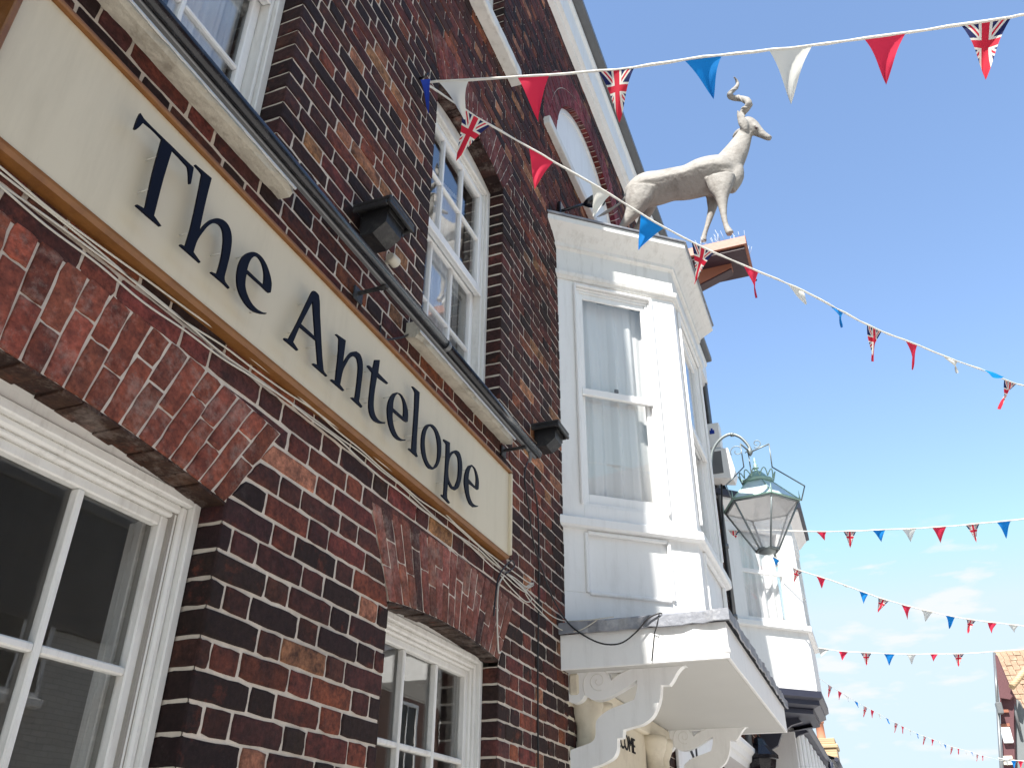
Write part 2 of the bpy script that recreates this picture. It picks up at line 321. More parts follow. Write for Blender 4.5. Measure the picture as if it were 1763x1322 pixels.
# ------------------------------------------------------------------ the inn: brick wall
inn = thing('inn_building', 'dark red and black brick inn with pale mortar and a white bay window', 'building', (0, 0, 0))
CH = .075
def brickcol(dark=0., red=0.):
    r = random.random()
    if r < .16+dark: c = (.024, .012, .0105)
    elif r < .52+dark*.5: c = (.066, .023, .018)
    elif r < .84: c = (.125, .034, .024)
    elif r < .925: c = (.21, .062, .032)
    else: c = (.34, .155, .08)
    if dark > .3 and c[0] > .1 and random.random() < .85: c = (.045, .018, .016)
    k = random.uniform(.75, 1.3); h = random.uniform(-.1, .1)
    return (c[0]*k, c[1]*k*(1+h), c[2]*k*(1-h))
def put_brick(mb, f, q, ins, col, fine, dep=.005):
    """q: [(u0a,v0),(u0b,v0),(u1b,v1),(u1a,v1)] cell; f(u,v,d) maps to space, d outward"""
    l, r, b, t = ins; tl_, tr_ = (.006 if l == 0 else 0), (.006 if r == 0 else 0)
    mb.face([f(u+tr2, v, 0) for (u, v), tr2 in zip(q, (tl_, -tr_, -tr_, tl_))], (1, .999, 1), 1)
    (a0, v0), (b0, _), (b1, v1), (a1, _) = q
    P = [(a0+l, v0+b), (b0-r, v0+b), (b1-r, v1-t), (a1+l, v1-t)]
    if P[1][0]-P[0][0] < .004 and P[2][0]-P[3][0] < .004: return
    for i in (0, 3):
        j = 1 if i == 0 else 2
        if P[j][0] < P[i][0]: mu = (P[j][0]+P[i][0])/2; P[i] = (mu, P[i][1]); P[j] = (mu, P[j][1])
    if not fine:
        e = .003; O = P; n = 4
        cu = sum(p[0] for p in P)/4; cv = sum(p[1] for p in P)/4
        I = [(p[0]+(e if p[0] < cu else -e), p[1]+(e if p[1] < cv else -e)) for p in P]
        d = dep+random.uniform(-.002, .002)
        vs = [f(u, v, 0) for u, v in O]+[f(u, v, d) for u, v in I]
        mb.raw(vs, [(i, (i+1) % 4, 4+(i+1) % 4, 4+i) for i in range(4)]+[(4, 5, 6, 7)], col=col); return
    O = []; nn = 4
    sideins = [b, r, t, l]
    for i in range(4):
        p, q2 = P[i], P[(i+1) % 4]
        L = math.hypot(q2[0]-p[0], q2[1]-p[1]); k_n = 5 if L > .15 else 3
        du = (-(q2[1]-p[1])/max(L, 1e-6), (q2[0]-p[0])/max(L, 1e-6))      # inward normal for ccw loop
        for k in range(k_n):
            t_ = k/k_n; j = random.uniform(-.0022, .0020) if sideins[i] > 0 else 0
            if k == 0: j = random.uniform(.001, .0055)*(1 if sideins[i] > 0 and sideins[i-1] > 0 else 0)
            O.append((p[0]+(q2[0]-p[0])*t_+du[0]*j, p[1]+(q2[1]-p[1])*t_+du[1]*j))
    cu = sum(p[0] for p in P)/4; cv = sum(p[1] for p in P)/4; n = len(O)
    w = max(abs(P[1][0]-P[0][0]), .01)/2; hgt = max(abs(P[3][1]-P[0][1]), .01)/2
    s1 = max(0, 1-.0025/w); s2 = max(0, 1-.0025/hgt); s3 = max(0, 1-.008/w); s4 = max(0, 1-.008/hgt)
    d = dep+random.uniform(-.0022, .0022); tu = random.uniform(-.0012, .0012)
    R1 = [(cu+(p[0]-cu)*s1, cv+(p[1]-cv)*s2) for p in O]; R2 = [(cu+(p[0]-cu)*s3, cv+(p[1]-cv)*s4) for p in O]
    vs = [f(u, v, -.001) for u, v in O]+[f(u, v, d*.72) for u, v in R1]+[f(u, v, d+tu*(1 if u > cu else -1)) for u, v in R2]
    fs = [(i, (i+1) % n, n+(i+1) % n, n+i) for i in range(n)]+[(n+i, n+(i+1) % n, 2*n+(i+1) % n, 2*n+i) for i in range(n)]+[tuple(range(2*n, 3*n))]
    mb.raw(vs, fs, col=col)

# openings: (z0, z1, left(z), right(z), dark-jamb?)
def rect(a, b, z0, z1): return (z0, z1, lambda z: a, lambda z: b, True)
def circ(cx, cz, r): return (cz, cz+r, lambda z: cx-math.sqrt(max(0, r*r-(z-cz)**2)), lambda z: cx+math.sqrt(max(0, r*r-(z-cz)**2)), False)
W1L, W1R = .16, 1.69
def trap(xa, xb, zs, za, rise, skew):
    def e(z, s):
        if z <= za: w = (z-zs)/(za-zs); return (xa-skew*w, xb+skew*w)[s]
        q = math.sqrt(max(0, 1-(z-za)/(rise*.9))); xm = (xa+xb)/2; hw = (xb-xa)/2+skew; return (xm-hw*q, xm+hw*q)[s]
    return (zs, za+rise*.9, lambda z: e(z, 0), lambda z: e(z, 1), False)
TR = [(W1L, W1R, 2.452, 2.742, .055, .18), (2.60, 3.62, 2.425, 2.735, .035, .185), (.60, 1.60, 5.20, 5.50, .07, .17), (2.685, 3.58, 5.215, 5.51, .07, .17), (2.62, 3.54, 7.70, 7.98, .05, .15)]
VO = [rect(W1L, W1R, 1.0, 2.452), rect(2.60, 3.62, 1.0, 2.425), rect(.60, 1.60, 3.56, 5.20), rect(2.685, 3.58, 3.56, 5.215),
      rect(2.62, 3.54, 6.30, 7.70), rect(.62, 1.54, 6.30, 7.75), circ(5.75, 6.62, 1.39), rect(4.95, 6.85, 0, 2.32), rect(4.72, 6.72, 2.85, 5.55),
      (0.0, 2.6, lambda z: 9.3, lambda z: 12.7, False), circ(11.0, 2.6, 1.97)]+[trap(*t) for t in TR]
def wall_cells(mb, x0, x1, z0, z1, y, voids, off=0.):
    n = int(round((z1-z0)/CH))
    for c in range(n):
        a = z0+c*CH; b = a+CH; mid = (a+b)/2
        segs = []; cuts = []
        for v in voids:
            if v[0] < mid <= v[1]:
                cuts.append((v[2](min(max(a, v[0]), v[1])), v[3](min(max(a, v[0]), v[1])), v[2](min(b, v[1])), v[3](min(b, v[1])), v[4]))
        cuts.sort(); cur = (x0, x0, False)
        for la, ra, lb, rb, dk in cuts:
            if la > cur[0]+.01: segs.append((cur[0], cur[1], la, lb, cur[2], dk))
            cur = (ra, rb, dk)
        if cur[0] < x1: segs.append((cur[0], cur[1], x1, x1, cur[2], False))
        sh = (.16875 if c % 2 else 0)+off+random.uniform(-.006, .006)
        for sa, sb, ea, eb, dl, dr in segs:
            js = []; k = math.floor((min(sa, sb)-sh)/.3375)-1
            while True:
                p = k*.3375+sh
                if p > max(ea, eb): break
                js += [p+random.uniform(-.004, .004), p+.225+random.uniform(-.004, .004)]; k += 1
            lo, hi = max(sa, sb), min(ea, eb)
            js = [j for j in js if lo+.045 < j < hi-.045]
            E = [(sa, sb)]+[(j, j) for j in js]+[(ea, eb)]
            for i in range(len(E)-1):
                fine = E[i][0] < 5.2 and a < 5.4
                g_ = .0044
                L_ = 0 if (i == 0 and dl) else g_; R_ = 0 if (i == len(E)-2 and dr) else g_
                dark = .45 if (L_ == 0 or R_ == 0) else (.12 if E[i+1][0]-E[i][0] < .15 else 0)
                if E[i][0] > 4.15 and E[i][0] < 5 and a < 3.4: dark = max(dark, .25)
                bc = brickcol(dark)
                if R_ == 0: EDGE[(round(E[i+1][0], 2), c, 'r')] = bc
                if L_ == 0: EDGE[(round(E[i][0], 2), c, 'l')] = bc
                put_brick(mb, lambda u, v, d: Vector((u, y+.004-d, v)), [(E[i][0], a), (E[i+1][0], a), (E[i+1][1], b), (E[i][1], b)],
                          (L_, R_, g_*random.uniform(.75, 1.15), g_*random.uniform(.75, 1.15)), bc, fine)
EDGE = {}
wb = MB()
wall_cells(wb, -.35, 12.0, .0, 8.25, 0, VO)
# brick returns of the openings
def jamb(xj, sgn, z0, z1, dep):
    n0 = int(math.ceil(z0/CH-1e-6)); n1 = int(math.floor(z1/CH+.5))
    for c in range(n0-1, n1):
        a = c*CH; b = a+CH; a = max(a, z0)
        if b-a < .02: continue
        f = lambda u, v, d: Vector((xj+sgn*(-.004+d)*1.0, u-.0005, v))
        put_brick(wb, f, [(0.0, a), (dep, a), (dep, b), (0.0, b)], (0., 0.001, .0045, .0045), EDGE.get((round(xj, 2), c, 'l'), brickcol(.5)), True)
jamb(W1R, -1, 1.2, 2.46, .10); jamb(3.62, -1, 1.2, 2.42, .10); jamb(1.60, -1, 3.56, 5.24, .11); jamb(3.58, -1, 3.56, 5.24, .11)
jamb(3.54, -1, 6.30, 7.7, .11)
obj('wall', wb, ['brick', 'mortar'], inn, fixn=False)

# gauged brick arches
def arch(name, xa, xb, zs, rise, za, skew, h, n, dep=.10, proud=.0045, redcol=(.17, .042, .026)):
    mb = MB()
    xm = (xa+xb)/2; hw = (xb-xa)/2
    zi = lambda t: zs+rise*(1-(2*t-1)**2); ze = lambda t: za+rise*.9*(1-(2*t-1)**2)
    def P(t, w):
        xi = xa+(xb-xa)*t; xe = xa-skew+(xb-xa+2*skew)*t
        return (xi+(xe-xi)*w, zi(t)+(ze(t)-zi(t))*w)
    bk = [(P(0, 0)), (P(1, 0)), (xb+skew+.02, za+.01)]+[(xb+skew-(xb-xa+2*skew)*i/12, ze(1-i/12)+.045) for i in range(1, 12)]+[(xa-skew-.02, za+.01)]
    bk = [(xa-.01, zs)]+[(xa+(xb-xa)*i/12, zi(i/12)) for i in range(13)]+[(xb+.01, zs)]+bk[2:]
    mb.face([(p[0], .0052, p[1]) for p in bk], (1, .999, 1), 1)
    for i in range(n):
        t0, t1 = i/n, (i+1)/n; w = [0, .36, 1] if i % 3 == 0 else ([0, .68, 1] if i % 3 == 1 else [0, .5, 1])
        w = [0, w[1]+random.uniform(-.04, .04), 1]
        for k in range(2):
            q = [P(t0, w[k]), P(t1, w[k]), P(t1, w[k+1]), P(t0, w[k+1])]
            g_ = .0017; cx = sum(p[0] for p in q)/4; cz = sum(p[1] for p in q)/4
            L1 = math.hypot(q[1][0]-q[0][0], q[1][1]-q[0][1]); L2 = math.hypot(q[3][0]-q[0][0], q[3][1]-q[0][1])
            def sh(p, gu, gw):   # shrink in cell coordinates
                return p
            kk_ = random.uniform(.6, 1.2); c = tuple(v*kk_*random.uniform(.93, 1.07) for v in redcol)
            if random.random() < .07: c = (.07, .03, .025)
            def bil(u_, v_, d_):
                a, b = u_/L1, v_/L2
                x = (q[0][0]*(1-a)+q[1][0]*a)*(1-b)+(q[3][0]*(1-a)+q[2][0]*a)*b
                z = (q[0][1]*(1-a)+q[1][1]*a)*(1-b)+(q[3][1]*(1-a)+q[2][1]*a)*b
                return Vector((x, .004-proud+.0015-d_, z))
            put_brick(mb, bil, [(0, 0), (L1, 0), (L1, L2), (0, L2)], (g_, g_*random.uniform(.7, 1.3), .0004 if k == 0 else g_, g_*random.uniform(.8, 1.5)), c, True, .0045)
        # soffit brick
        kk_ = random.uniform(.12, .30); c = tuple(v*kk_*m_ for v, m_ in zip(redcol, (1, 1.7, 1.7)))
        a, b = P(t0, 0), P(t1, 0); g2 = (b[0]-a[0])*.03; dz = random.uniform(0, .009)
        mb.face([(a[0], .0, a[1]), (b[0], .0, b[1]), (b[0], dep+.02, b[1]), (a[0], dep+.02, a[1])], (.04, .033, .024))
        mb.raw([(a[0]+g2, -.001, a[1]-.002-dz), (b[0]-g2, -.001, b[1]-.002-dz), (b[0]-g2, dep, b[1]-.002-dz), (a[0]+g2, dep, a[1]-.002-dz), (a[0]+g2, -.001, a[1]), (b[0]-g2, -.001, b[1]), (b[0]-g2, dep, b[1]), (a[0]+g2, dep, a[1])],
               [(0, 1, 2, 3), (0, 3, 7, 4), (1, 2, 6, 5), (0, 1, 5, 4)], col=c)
    return obj(name, mb, ['arch_brick', 'mortar'], inn, fixn=False)
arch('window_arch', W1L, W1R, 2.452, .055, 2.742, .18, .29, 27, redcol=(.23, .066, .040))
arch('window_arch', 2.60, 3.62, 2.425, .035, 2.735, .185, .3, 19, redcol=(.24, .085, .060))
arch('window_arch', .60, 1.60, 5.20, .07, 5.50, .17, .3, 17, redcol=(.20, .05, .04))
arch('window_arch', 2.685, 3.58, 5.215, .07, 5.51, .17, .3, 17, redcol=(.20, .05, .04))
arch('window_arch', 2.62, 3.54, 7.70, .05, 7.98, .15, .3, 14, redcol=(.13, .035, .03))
def ring_arch(cx, cz, r0, r1, n, dep, col, a0=0., a1=math.pi, name='window_arch'):
    mb = MB()
    for i in range(n):
        b0 = a0+(a1-a0)*i/n; b1 = a0+(a1-a0)*(i+1)/n; g_ = (b1-b0)*.06
        pt = lambda a, r: (cx+r*math.cos(a), cz+r*math.sin(a))
        q = [pt(b0, r0), pt(b1, r0), pt(b1, r1), pt(b0, r1)]
        mb.face([(x, .0005, z) for x, z in q], (1, .999, 1), 1)
        mid = (r0+r1)/2
        for ra, rb in ((r0, mid-.004), (mid+.004, r1-.004)):
            q = [pt(b0+g_, ra), pt(b1-g_, ra), pt(b1-g_, rb), pt(b0+g_, rb)]
            kk_ = random.uniform(.65, 1.25); c = tuple(v*kk_ for v in col); d = .0055+random.uniform(-.002, .002)
            mb.raw([(x, .0005, z) for x, z in q]+[(x, -d+.002, z) for x, z in q], [(k, (k+1) % 4, 4+(k+1) % 4, 4+k) for k in range(4)]+[(4, 5, 6, 7)], col=c)
        p, q_ = pt(b0, r0), pt(b1, r0)
        mb.face([(p[0], 0, p[1]), (q_[0], 0, q_[1]), (q_[0], dep, q_[1]), (p[0], dep, p[1])], (1, .999, 1), 1)
        p, q_ = pt(b0+g_, r0-.003), pt(b1-g_, r0-.003); c = tuple(v*random.uniform(.4, 1.) for v in col)
        mb.face([(p[0], -.002, p[1]), (q_[0], -.002, q_[1]), (q_[0], dep, q_[1]), (p[0], dep, p[1])], c)
    return obj(name, mb, ['arch_brick', 'mortar'], inn, fixn=False)
ring_arch(5.75, 6.62, 1.10, 1.40, 54, .10, (.20, .028, .035))
ring_arch(11.0, 2.6, 1.7, 1.98, 60, .25, (.10, .04, .05), name='coach_arch')

# ------------------------------------------------------------------ sills
def sill(xa, xb, z0, z1, out, m='concrete'):
    mb = MB(); n = 26; top = []
    prof = [(.0, z0+.004), (-out+.012, z0), (-out, z0+.012), (-out, z1-.006), (-out+.006, z1), (.1, z1+.012)]
    vs = []
    for i in range(n+1):
        x = xa+(xb-xa)*i/n; e = .012 if i in (0, n) else 0
        for k, (y, z) in enumerate(prof):
            j = random.uniform(-.004, .004) if k < 3 else random.uniform(-.0015, .0015)
            vs.append((x, y+j+(e if 0 < k < 5 else 0), z+j*.8))
    k = len(prof)
    mb.raw(vs, [(i*k+j, i*k+j+1, (i+1)*k+j+1, (i+1)*k+j) for i in range(n) for j in range(k-1)], sm=False)
    mb.face(vs[:k]); mb.face(vs[-k:]); return mb
def white_top(xa, xb, z0, z1, out):
    mb = MB(); mb.box((xa, -out-.004, z0), (xb, -out+.004, z1), .002); mb.box((xa+.004, -out+.005, z1-.004), (xb-.004, .09, z1+.006), .002); return mb

# ------------------------------------------------------------------ sash windows (generic, in the wall plane)
def bars(mb, xs, zs, y, w=.018, d=.028, lim=None):
    x0, x1, z0, z1 = lim
    for x in xs: mb.box((x-w/2, y-d/2, z0), (x+w/2, y+d/2, z1), .004)
    X_ = [x0]+list(xs)+[x1]
    for z in zs:
        for a, b in zip(X_[:-1], X_[1:]): mb.box((a+(w/2 if a != x0 else 0), y-d/2+.002, z-w/2), (b-(w/2 if b != x1 else 0), y+d/2-.002, z+w/2), .004)
def frame4(mb, x0, x1, z0, z1, w, ya, yb, wt=None, wb_=None, bev=.004):
    wt = w if wt is None else wt; wb_ = w if wb_ is None else wb_
    mb.box((x0, ya, z0), (x0+w, yb, z1), bev); mb.box((x1-w, ya, z0), (x1, yb, z1), bev)
    mb.box((x0+w, ya+.001, z1-wt), (x1-w, yb-.001, z1), bev); mb.box((x0+w, ya+.001, z0), (x1-w, yb-.001, z0+wb_), bev)
def pane(x0, x1, z0, z1, y): mb = MB(); mb.box((x0, y-.002, z0), (x1, y+.002, z1), .0002); return mb
def curtain(path_a, path_b, z0, z1, amp, waves, m, parent, head=.0, seed=0, nrm=None, n=160):
    """pleated hanging from a to b (plan points)"""
    rnd = random.Random(seed); A, B = Vector(path_a), Vector(path_b); d = (B-A); L = d.length; d.normalize(); nr = Vector((-d.y, d.x, 0)) if nrm is None else Vector(nrm)
    ph = [rnd.uniform(0, 6.28) for _ in range(6)]; rows = 10; vs = []
    for j in range(rows+1):
        t = j/rows; z = z1+(z0-z1)*t
        for i in range(n+1):
            s = i/n
            w0 = math.sin(s*waves*6.283+ph[0]+.35*math.sin(t*3+ph[1])+.8*math.sin(s*waves*2.1+ph[5])); w = math.copysign(abs(w0)**.6, w0)*.65+math.sin(s*waves*.43*6.283+ph[2]+t*.5)*.5+math.sin(s*waves*2.3*6.283+ph[3])*.18
            a = amp*(.35+.65*min(1, t*3)) ; sx = s+.012*math.sin(t*2.2+s*9+ph[4])*min(1, t*2)
            p = A+d*(sx*L)+nr*(w*a); vs.append((p.x, p.y, z))
    mb = MB(); mb.raw(vs, [(j*(n+1)+i, j*(n+1)+i+1, (j+1)*(n+1)+i+1, (j+1)*(n+1)+i) for j in range(rows) for i in range(n)], sm=True)
    if head:
        vs = []
        for j in range(4):
            for i in range(n+1):
                s = i/n; w = math.sin(s*waves*5*6.283+ph[5])*.5+math.sin(s*waves*3.1*6.283)*.5; p = A+d*(s*L)+nr*(w*amp*.35*(1 if j in (1, 2) else .4)-.004)
                vs.append((p.x, p.y, z1+.004+head*(j/3.)))
        mb.raw(vs, [(j*(n+1)+i, j*(n+1)+i+1, (j+1)*(n+1)+i+1, (j+1)*(n+1)+i) for j in range(3) for i in range(n)], sm=True)
    return obj('curtain', mb, m, parent, fixn=False)

def moulded_frame(mb, x0, x1, z0, z1, y0, steps):
    """nested architrave: steps = [(width, y)]"""
    a, b, c, d = x0, x1, z0, z1
    for w, y, dp in steps:
        frame4(mb, a, b, c, d, w, y, y+dp, bev=.005); a += w; b -= w; c += w; d -= w
    return a, b, c, d

def ground_window(xa, xb, zt, rise, nx, gx0, gx1, gt, zbar, seed):
    F = MB(); frame4(F, xa+.002, xb-.002, .95, zt-.03, .028, .075, .16, bev=.004)
    F.prism([(xa+.002, zt-.031)]+[(xa+.002+(xb-xa-.004)*i/14, zt-.003+rise*(1-(2*i/14-1)**2)) for i in range(15)]+[(xb-.002, zt-.031)], .085, .15, lambda p, q, d: (p, d, q))
    w = obj('window', F, 'old_white_paint', inn)
    F = MB(); frame4(F, xa+.030, xb-.030, .98, zt-.058, .022, .092, .17, bev=.006)
    frame4(F, xa+.052, xb-.052, 1.0, zt-.080, .014, .104, .175, bev=.005)
    obj('frame', F, 'old_white_paint', w)
    G = MB(); a, b = xa+.066, xb-.066; t = zt-.094
    frame4(G, a, b, 1.0, t, .028, .118, .150, bev=.004)
    xs = sorted(gx1-(gx1-gx0)/nx*k for k in range(1, nx))
    zs = [zbar, zbar-.385, zbar-.77]
    bars(G, xs, zs, .134, .020, .03, (a+.028, b-.028, 1.028, t-.028))
    obj('glazing_bar', G, 'old_white_paint', w)
    obj('pane', pane(a+.02, b-.02, 1.02, t-.02, .142), 'window_glass', w)
    return w
w1 = ground_window(W1L, W1R, 2.493, .030, 5, .254, 1.614, 2.39, 2.005, 1)
w2 = ground_window(2.60, 3.62, 2.466, .012, 3, 2.68, 3.53, 2.375, 2.0, 2)
# folded shutters / inner reveal and dark blind inside the big window
mb = MB()
for k in range(2): mb.box((1.61+.006*k, .19+.03*k, .9), (1.625+.006*k, .215+.03*k, 2.40), .003)
obj('inner_shutter', mb, 'old_white_paint', w1)
mb = MB()
for k in range(9): mb.box((.2+.085*k, .30+.012*(k % 2), 2.22), (.283+.085*k, .312+.012*(k % 2), 2.46), .003)
obj('pelmet_curtain', mb, 'curtain_dark', w1)

def upper_sash(xa, xb, z0, zt, rise, seed, curt=True):
    zm = z0+(zt-z0)*.505
    F = MB()
    frame4(F, xa+.002, xb-.002, z0, zt, .034, .085, .19, wb_=.045, bev=.004)
    F.prism([(xa+.002, zt+.0005)]+[(xa+.002+(xb-xa-.004)*i/14, zt+.003+rise*(1-(2*i/14-1)**2)) for i in range(15)]+[(xb-.002, zt+.0005)], .088, .16, lambda p, q, d: (p, d, q))
    w = obj('window', F, 'old_white_paint', inn)
    F = MB(); frame4(F, xa+.036, xb-.036, z0+.045, zt-.034, .016, .102, .185, bev=.005); obj('frame', F, 'old_white_paint', w)
    a, b = xa+.052, xb-.052
    U = MB(); t = zt-.05; frame4(U, a, b, zm, t, .036, .112, .142, wb_=.04); xs = [a+.036+(b-a-.072)*k/3 for k in (1, 2)]
    bars(U, xs, [(zm+t)/2+.01], .127, .017, .026, (a+.036, b-.036, zm+.04, t-.036))
    U.box((a+.004, .100, zm-.012), (b-.004, .111, zm+.038), .003)
    obj('upper_sash', U, 'white_paint', w)
    Lw = MB(); frame4(Lw, a, b, z0+.045, zm+.03, .036, .150, .178, wb_=.06, wt=.03)
    bars(Lw, xs, [(z0+zm)/2+.03], .164, .017, .026, (a+.036, b-.036, z0+.105, zm))
    obj('lower_sash', Lw, 'white_paint', w)
    G = MB(); G.box((a+.03, .129, zm+.03), (b-.03, .132, t-.03), .0002); G.box((a+.03, .166, z0+.09), (b-.03, .169, zm+.01), .0002)
    obj('pane', G, 'window_glass', w)
    if curt:
        curtain((xa+.02, .30, 0), (xa+(xb-xa)*.52, .33, 0), z0, zt-.02, .022, 7, 'net_curtain', w, .03, seed)
        curtain((xa+(xb-xa)*.72, .33, 0), (xb, .29, 0), z0, zt-.02, .02, 4, 'net_curtain', w, .03, seed+5)
    return w
upper_sash(.60, 1.60, 3.60, 5.20, .06, 11); upper_sash(2.685, 3.58, 3.60, 5.20, .06, 12); uw = upper_sash(2.62, 3.54, 6.34, 7.66, .05, 13)
upper_sash(.62, 1.54, 6.34, 7.66, .05, 14)
for xa, xb, z in ((.55, 1.665, 3.502), (2.555, 3.635, 3.502)):
    s_ = obj('window_sill', sill(xa, xb, z, z+.075, .068), 'concrete', inn)
    obj('painted_front', white_top(xa+.003, xb-.003, z+.018, z+.073, .069), 'white_paint', s_)
for xa, xb in ((.5, 1.7), (2.5, 3.69)):
    s_ = obj('window_sill', sill(xa, xb, 6.235, 6.32, .09), 'old_white_paint', inn)

# lunette above the bay
mb = MB(); P = [(5.75-1.095*math.cos(math.pi*i/40), 6.62+1.095*math.sin(math.pi*i/40)) for i in range(41)]
mb.prism(P, .065, .10, lambda p, q, d: (p, d, q)); lun = obj('lunette_window', mb, 'white_paint', inn)
mb = MB()
for i in range(40):
    a0, a1 = math.pi*i/40, math.pi*(i+1)/40
    q = [(5.75-r*math.cos(a), 6.62+r*math.sin(a)) for r, a in ((1.092, a0), (1.092, a1), (1.05, a1), (1.05, a0))]
    mb.prism(q, .05, .0645, lambda p, q2, d: (p, d, q2))
obj('frame', mb, 'white_paint', lun)
mb = MB(); mb.box((4.36, -.05, 6.56), (7.14, .06, 6.64), .006); obj('window_sill', mb, 'old_white_paint', inn)

# eaves: white fascia board, soffit moulding and gutter
ex = 11.9
mb = MB(); prof = [(0, 8.22), (.05, 8.25), (.05, 8.29), (.085, 8.30), (.085, 8.62), (.11, 8.65), (.11, 8.70), (0, 8.72)]
mb.sweep(prof, [(-6, 0, 0), (ex, 0, 0)], [(0, -1, 0)]*2); corn = obj('eaves_cornice', mb, 'white_paint', inn)
mb = MB(); mb.sweep([(.0, 8.725), (.17, 8.725), (.19, 8.74), (.19, 8.80), (.18, 8.80), (.0, 8.80)], [(-6, 0, 0), (ex+.03, 0, 0)], [(0, -1, 0)]*2)
obj('gutter', mb, 'grey_metal', inn)
mb = MB(); mb.face([(-6, -.12, 8.80), (ex, -.12, 8.80), (ex, 4.5, 12.0), (-6, 4.5, 12.0)]); mb.face([(-6, 4.5, 12.0), (ex, 4.5, 12.0), (ex, 9, 8.8), (-6, 9, 8.8)])
mb.face([(ex, -.1, 8.8), (ex, 9, 8.8), (ex, 4.5, 12.0)]); mb.face([(-6, -.1, 8.8), (-6, 9, 8.8), (-6, 4.5, 12.0)])
obj('roof', mb, 'slate_roof', inn)
# structural shell behind the brick face: ceilings, floors, back and side walls
mb = MB()
for z in (.02, 3.1, 5.85, 8.4): mb.box((-6, .24, z), (12, 9, z+.12), .001)
for x in (-6, 2.05, 4.3, 7.6, 11.98): mb.box((x-.04, .24, 0), (x+.04, 9, 8.8), .001)
mb.box((-6, 3.6, 0), (12, 3.7, 8.8), .001); mb.box((-6, 9, 0), (12, 9.1, 8.8), .001)
mb.box((-6, 0, 0), (-.355, .22, 8.72), .001)
obj('inner_structure', mb, 'plaster', inn)
# reveals closing the wall thickness
mb = MB()
for a, b, z0, z1 in ((W1L, W1R, 1.0, 2.52), (2.60, 3.62, 1., 2.48), (.6, 1.6, 3.6, 5.28), (2.685, 3.58, 3.6, 5.28), (2.62, 3.54, 6.3, 7.72), (.62, 1.54, 6.3, 7.72)):
    mb.box((a-.05, .115, z0), (a-.001, .25, z1), .001); mb.box((b+.001, .115, z0), (b+.05, .25, z1), .001); mb.box((a, .165, z1+.03), (b, .25, z1+.08), .001)
mb.box((-.35, .012, 2.56), (4.3, .10, 3.55), .001)
for xa, xb, z0, z1 in ((1.75, 2.5, 0, 8.2), (3.75, 4.7, 0, 8.2), (-.3, .05, 0, 8.2), (6.86, 9.25, 0, 6.5), (7.3, 11.9, 6.5, 8.2), (1.62, 2.58, 0, 8.2)): mb.box((xa, .105, z0), (xb, .20, z1), .001)
mb.box((-.3, .11, 5.4), (11.9, .2, 6.2), .001); mb.box((-.3, .11, 7.85), (11.9, .2, 8.2), .001)
obj('inner_lining', mb, 'plaster', inn)

# ------------------------------------------------------------------ bay window
A0 = Vector((4.6, 0, 0)); A1 = Vector((5.18, -.705, 0)); A2 = Vector((6.24, -.705, 0)); A3 = Vector((6.82, 0, 0))
d1 = (A1-A0).normalized(); n1 = Vector((d1.y, -d1.x, 0)); n1 = n1 if n1.y < 0 else -n1
d3 = (A3-A2).normalized(); n3 = Vector((-d3.y, d3.x, 0)); n3 = n3 if n3.y < 0 else -n3
L1 = (A1-A0).length; L2 = (A2-A1).length
def mitre(a, b):
    m = (a+b).normalized(); return m/ m.dot(a)
BP = [A0, A1, A2, A3]; BD = [Vector((n1.x, 0, 0))*(1/abs(n1.x)) if False else Vector((-1/abs(n1.x), 0, 0)), mitre(n1, Vector((0, -1, 0))), mitre(Vector((0, -1, 0)), n3), Vector((1/abs(n3.x), 0, 0))]
fr1 = (A0, d1, n1, Z); fr2 = (A1, X, Vector((0, -1, 0)), Z); fr3 = (A2, d3, n3, Z)
bay = obj('bay_window', MB().sweep([(-.05, 2.80), (0, 2.80), (0, 3.01), (-.05, 3.01)], BP, BD), 'white_paint', inn)
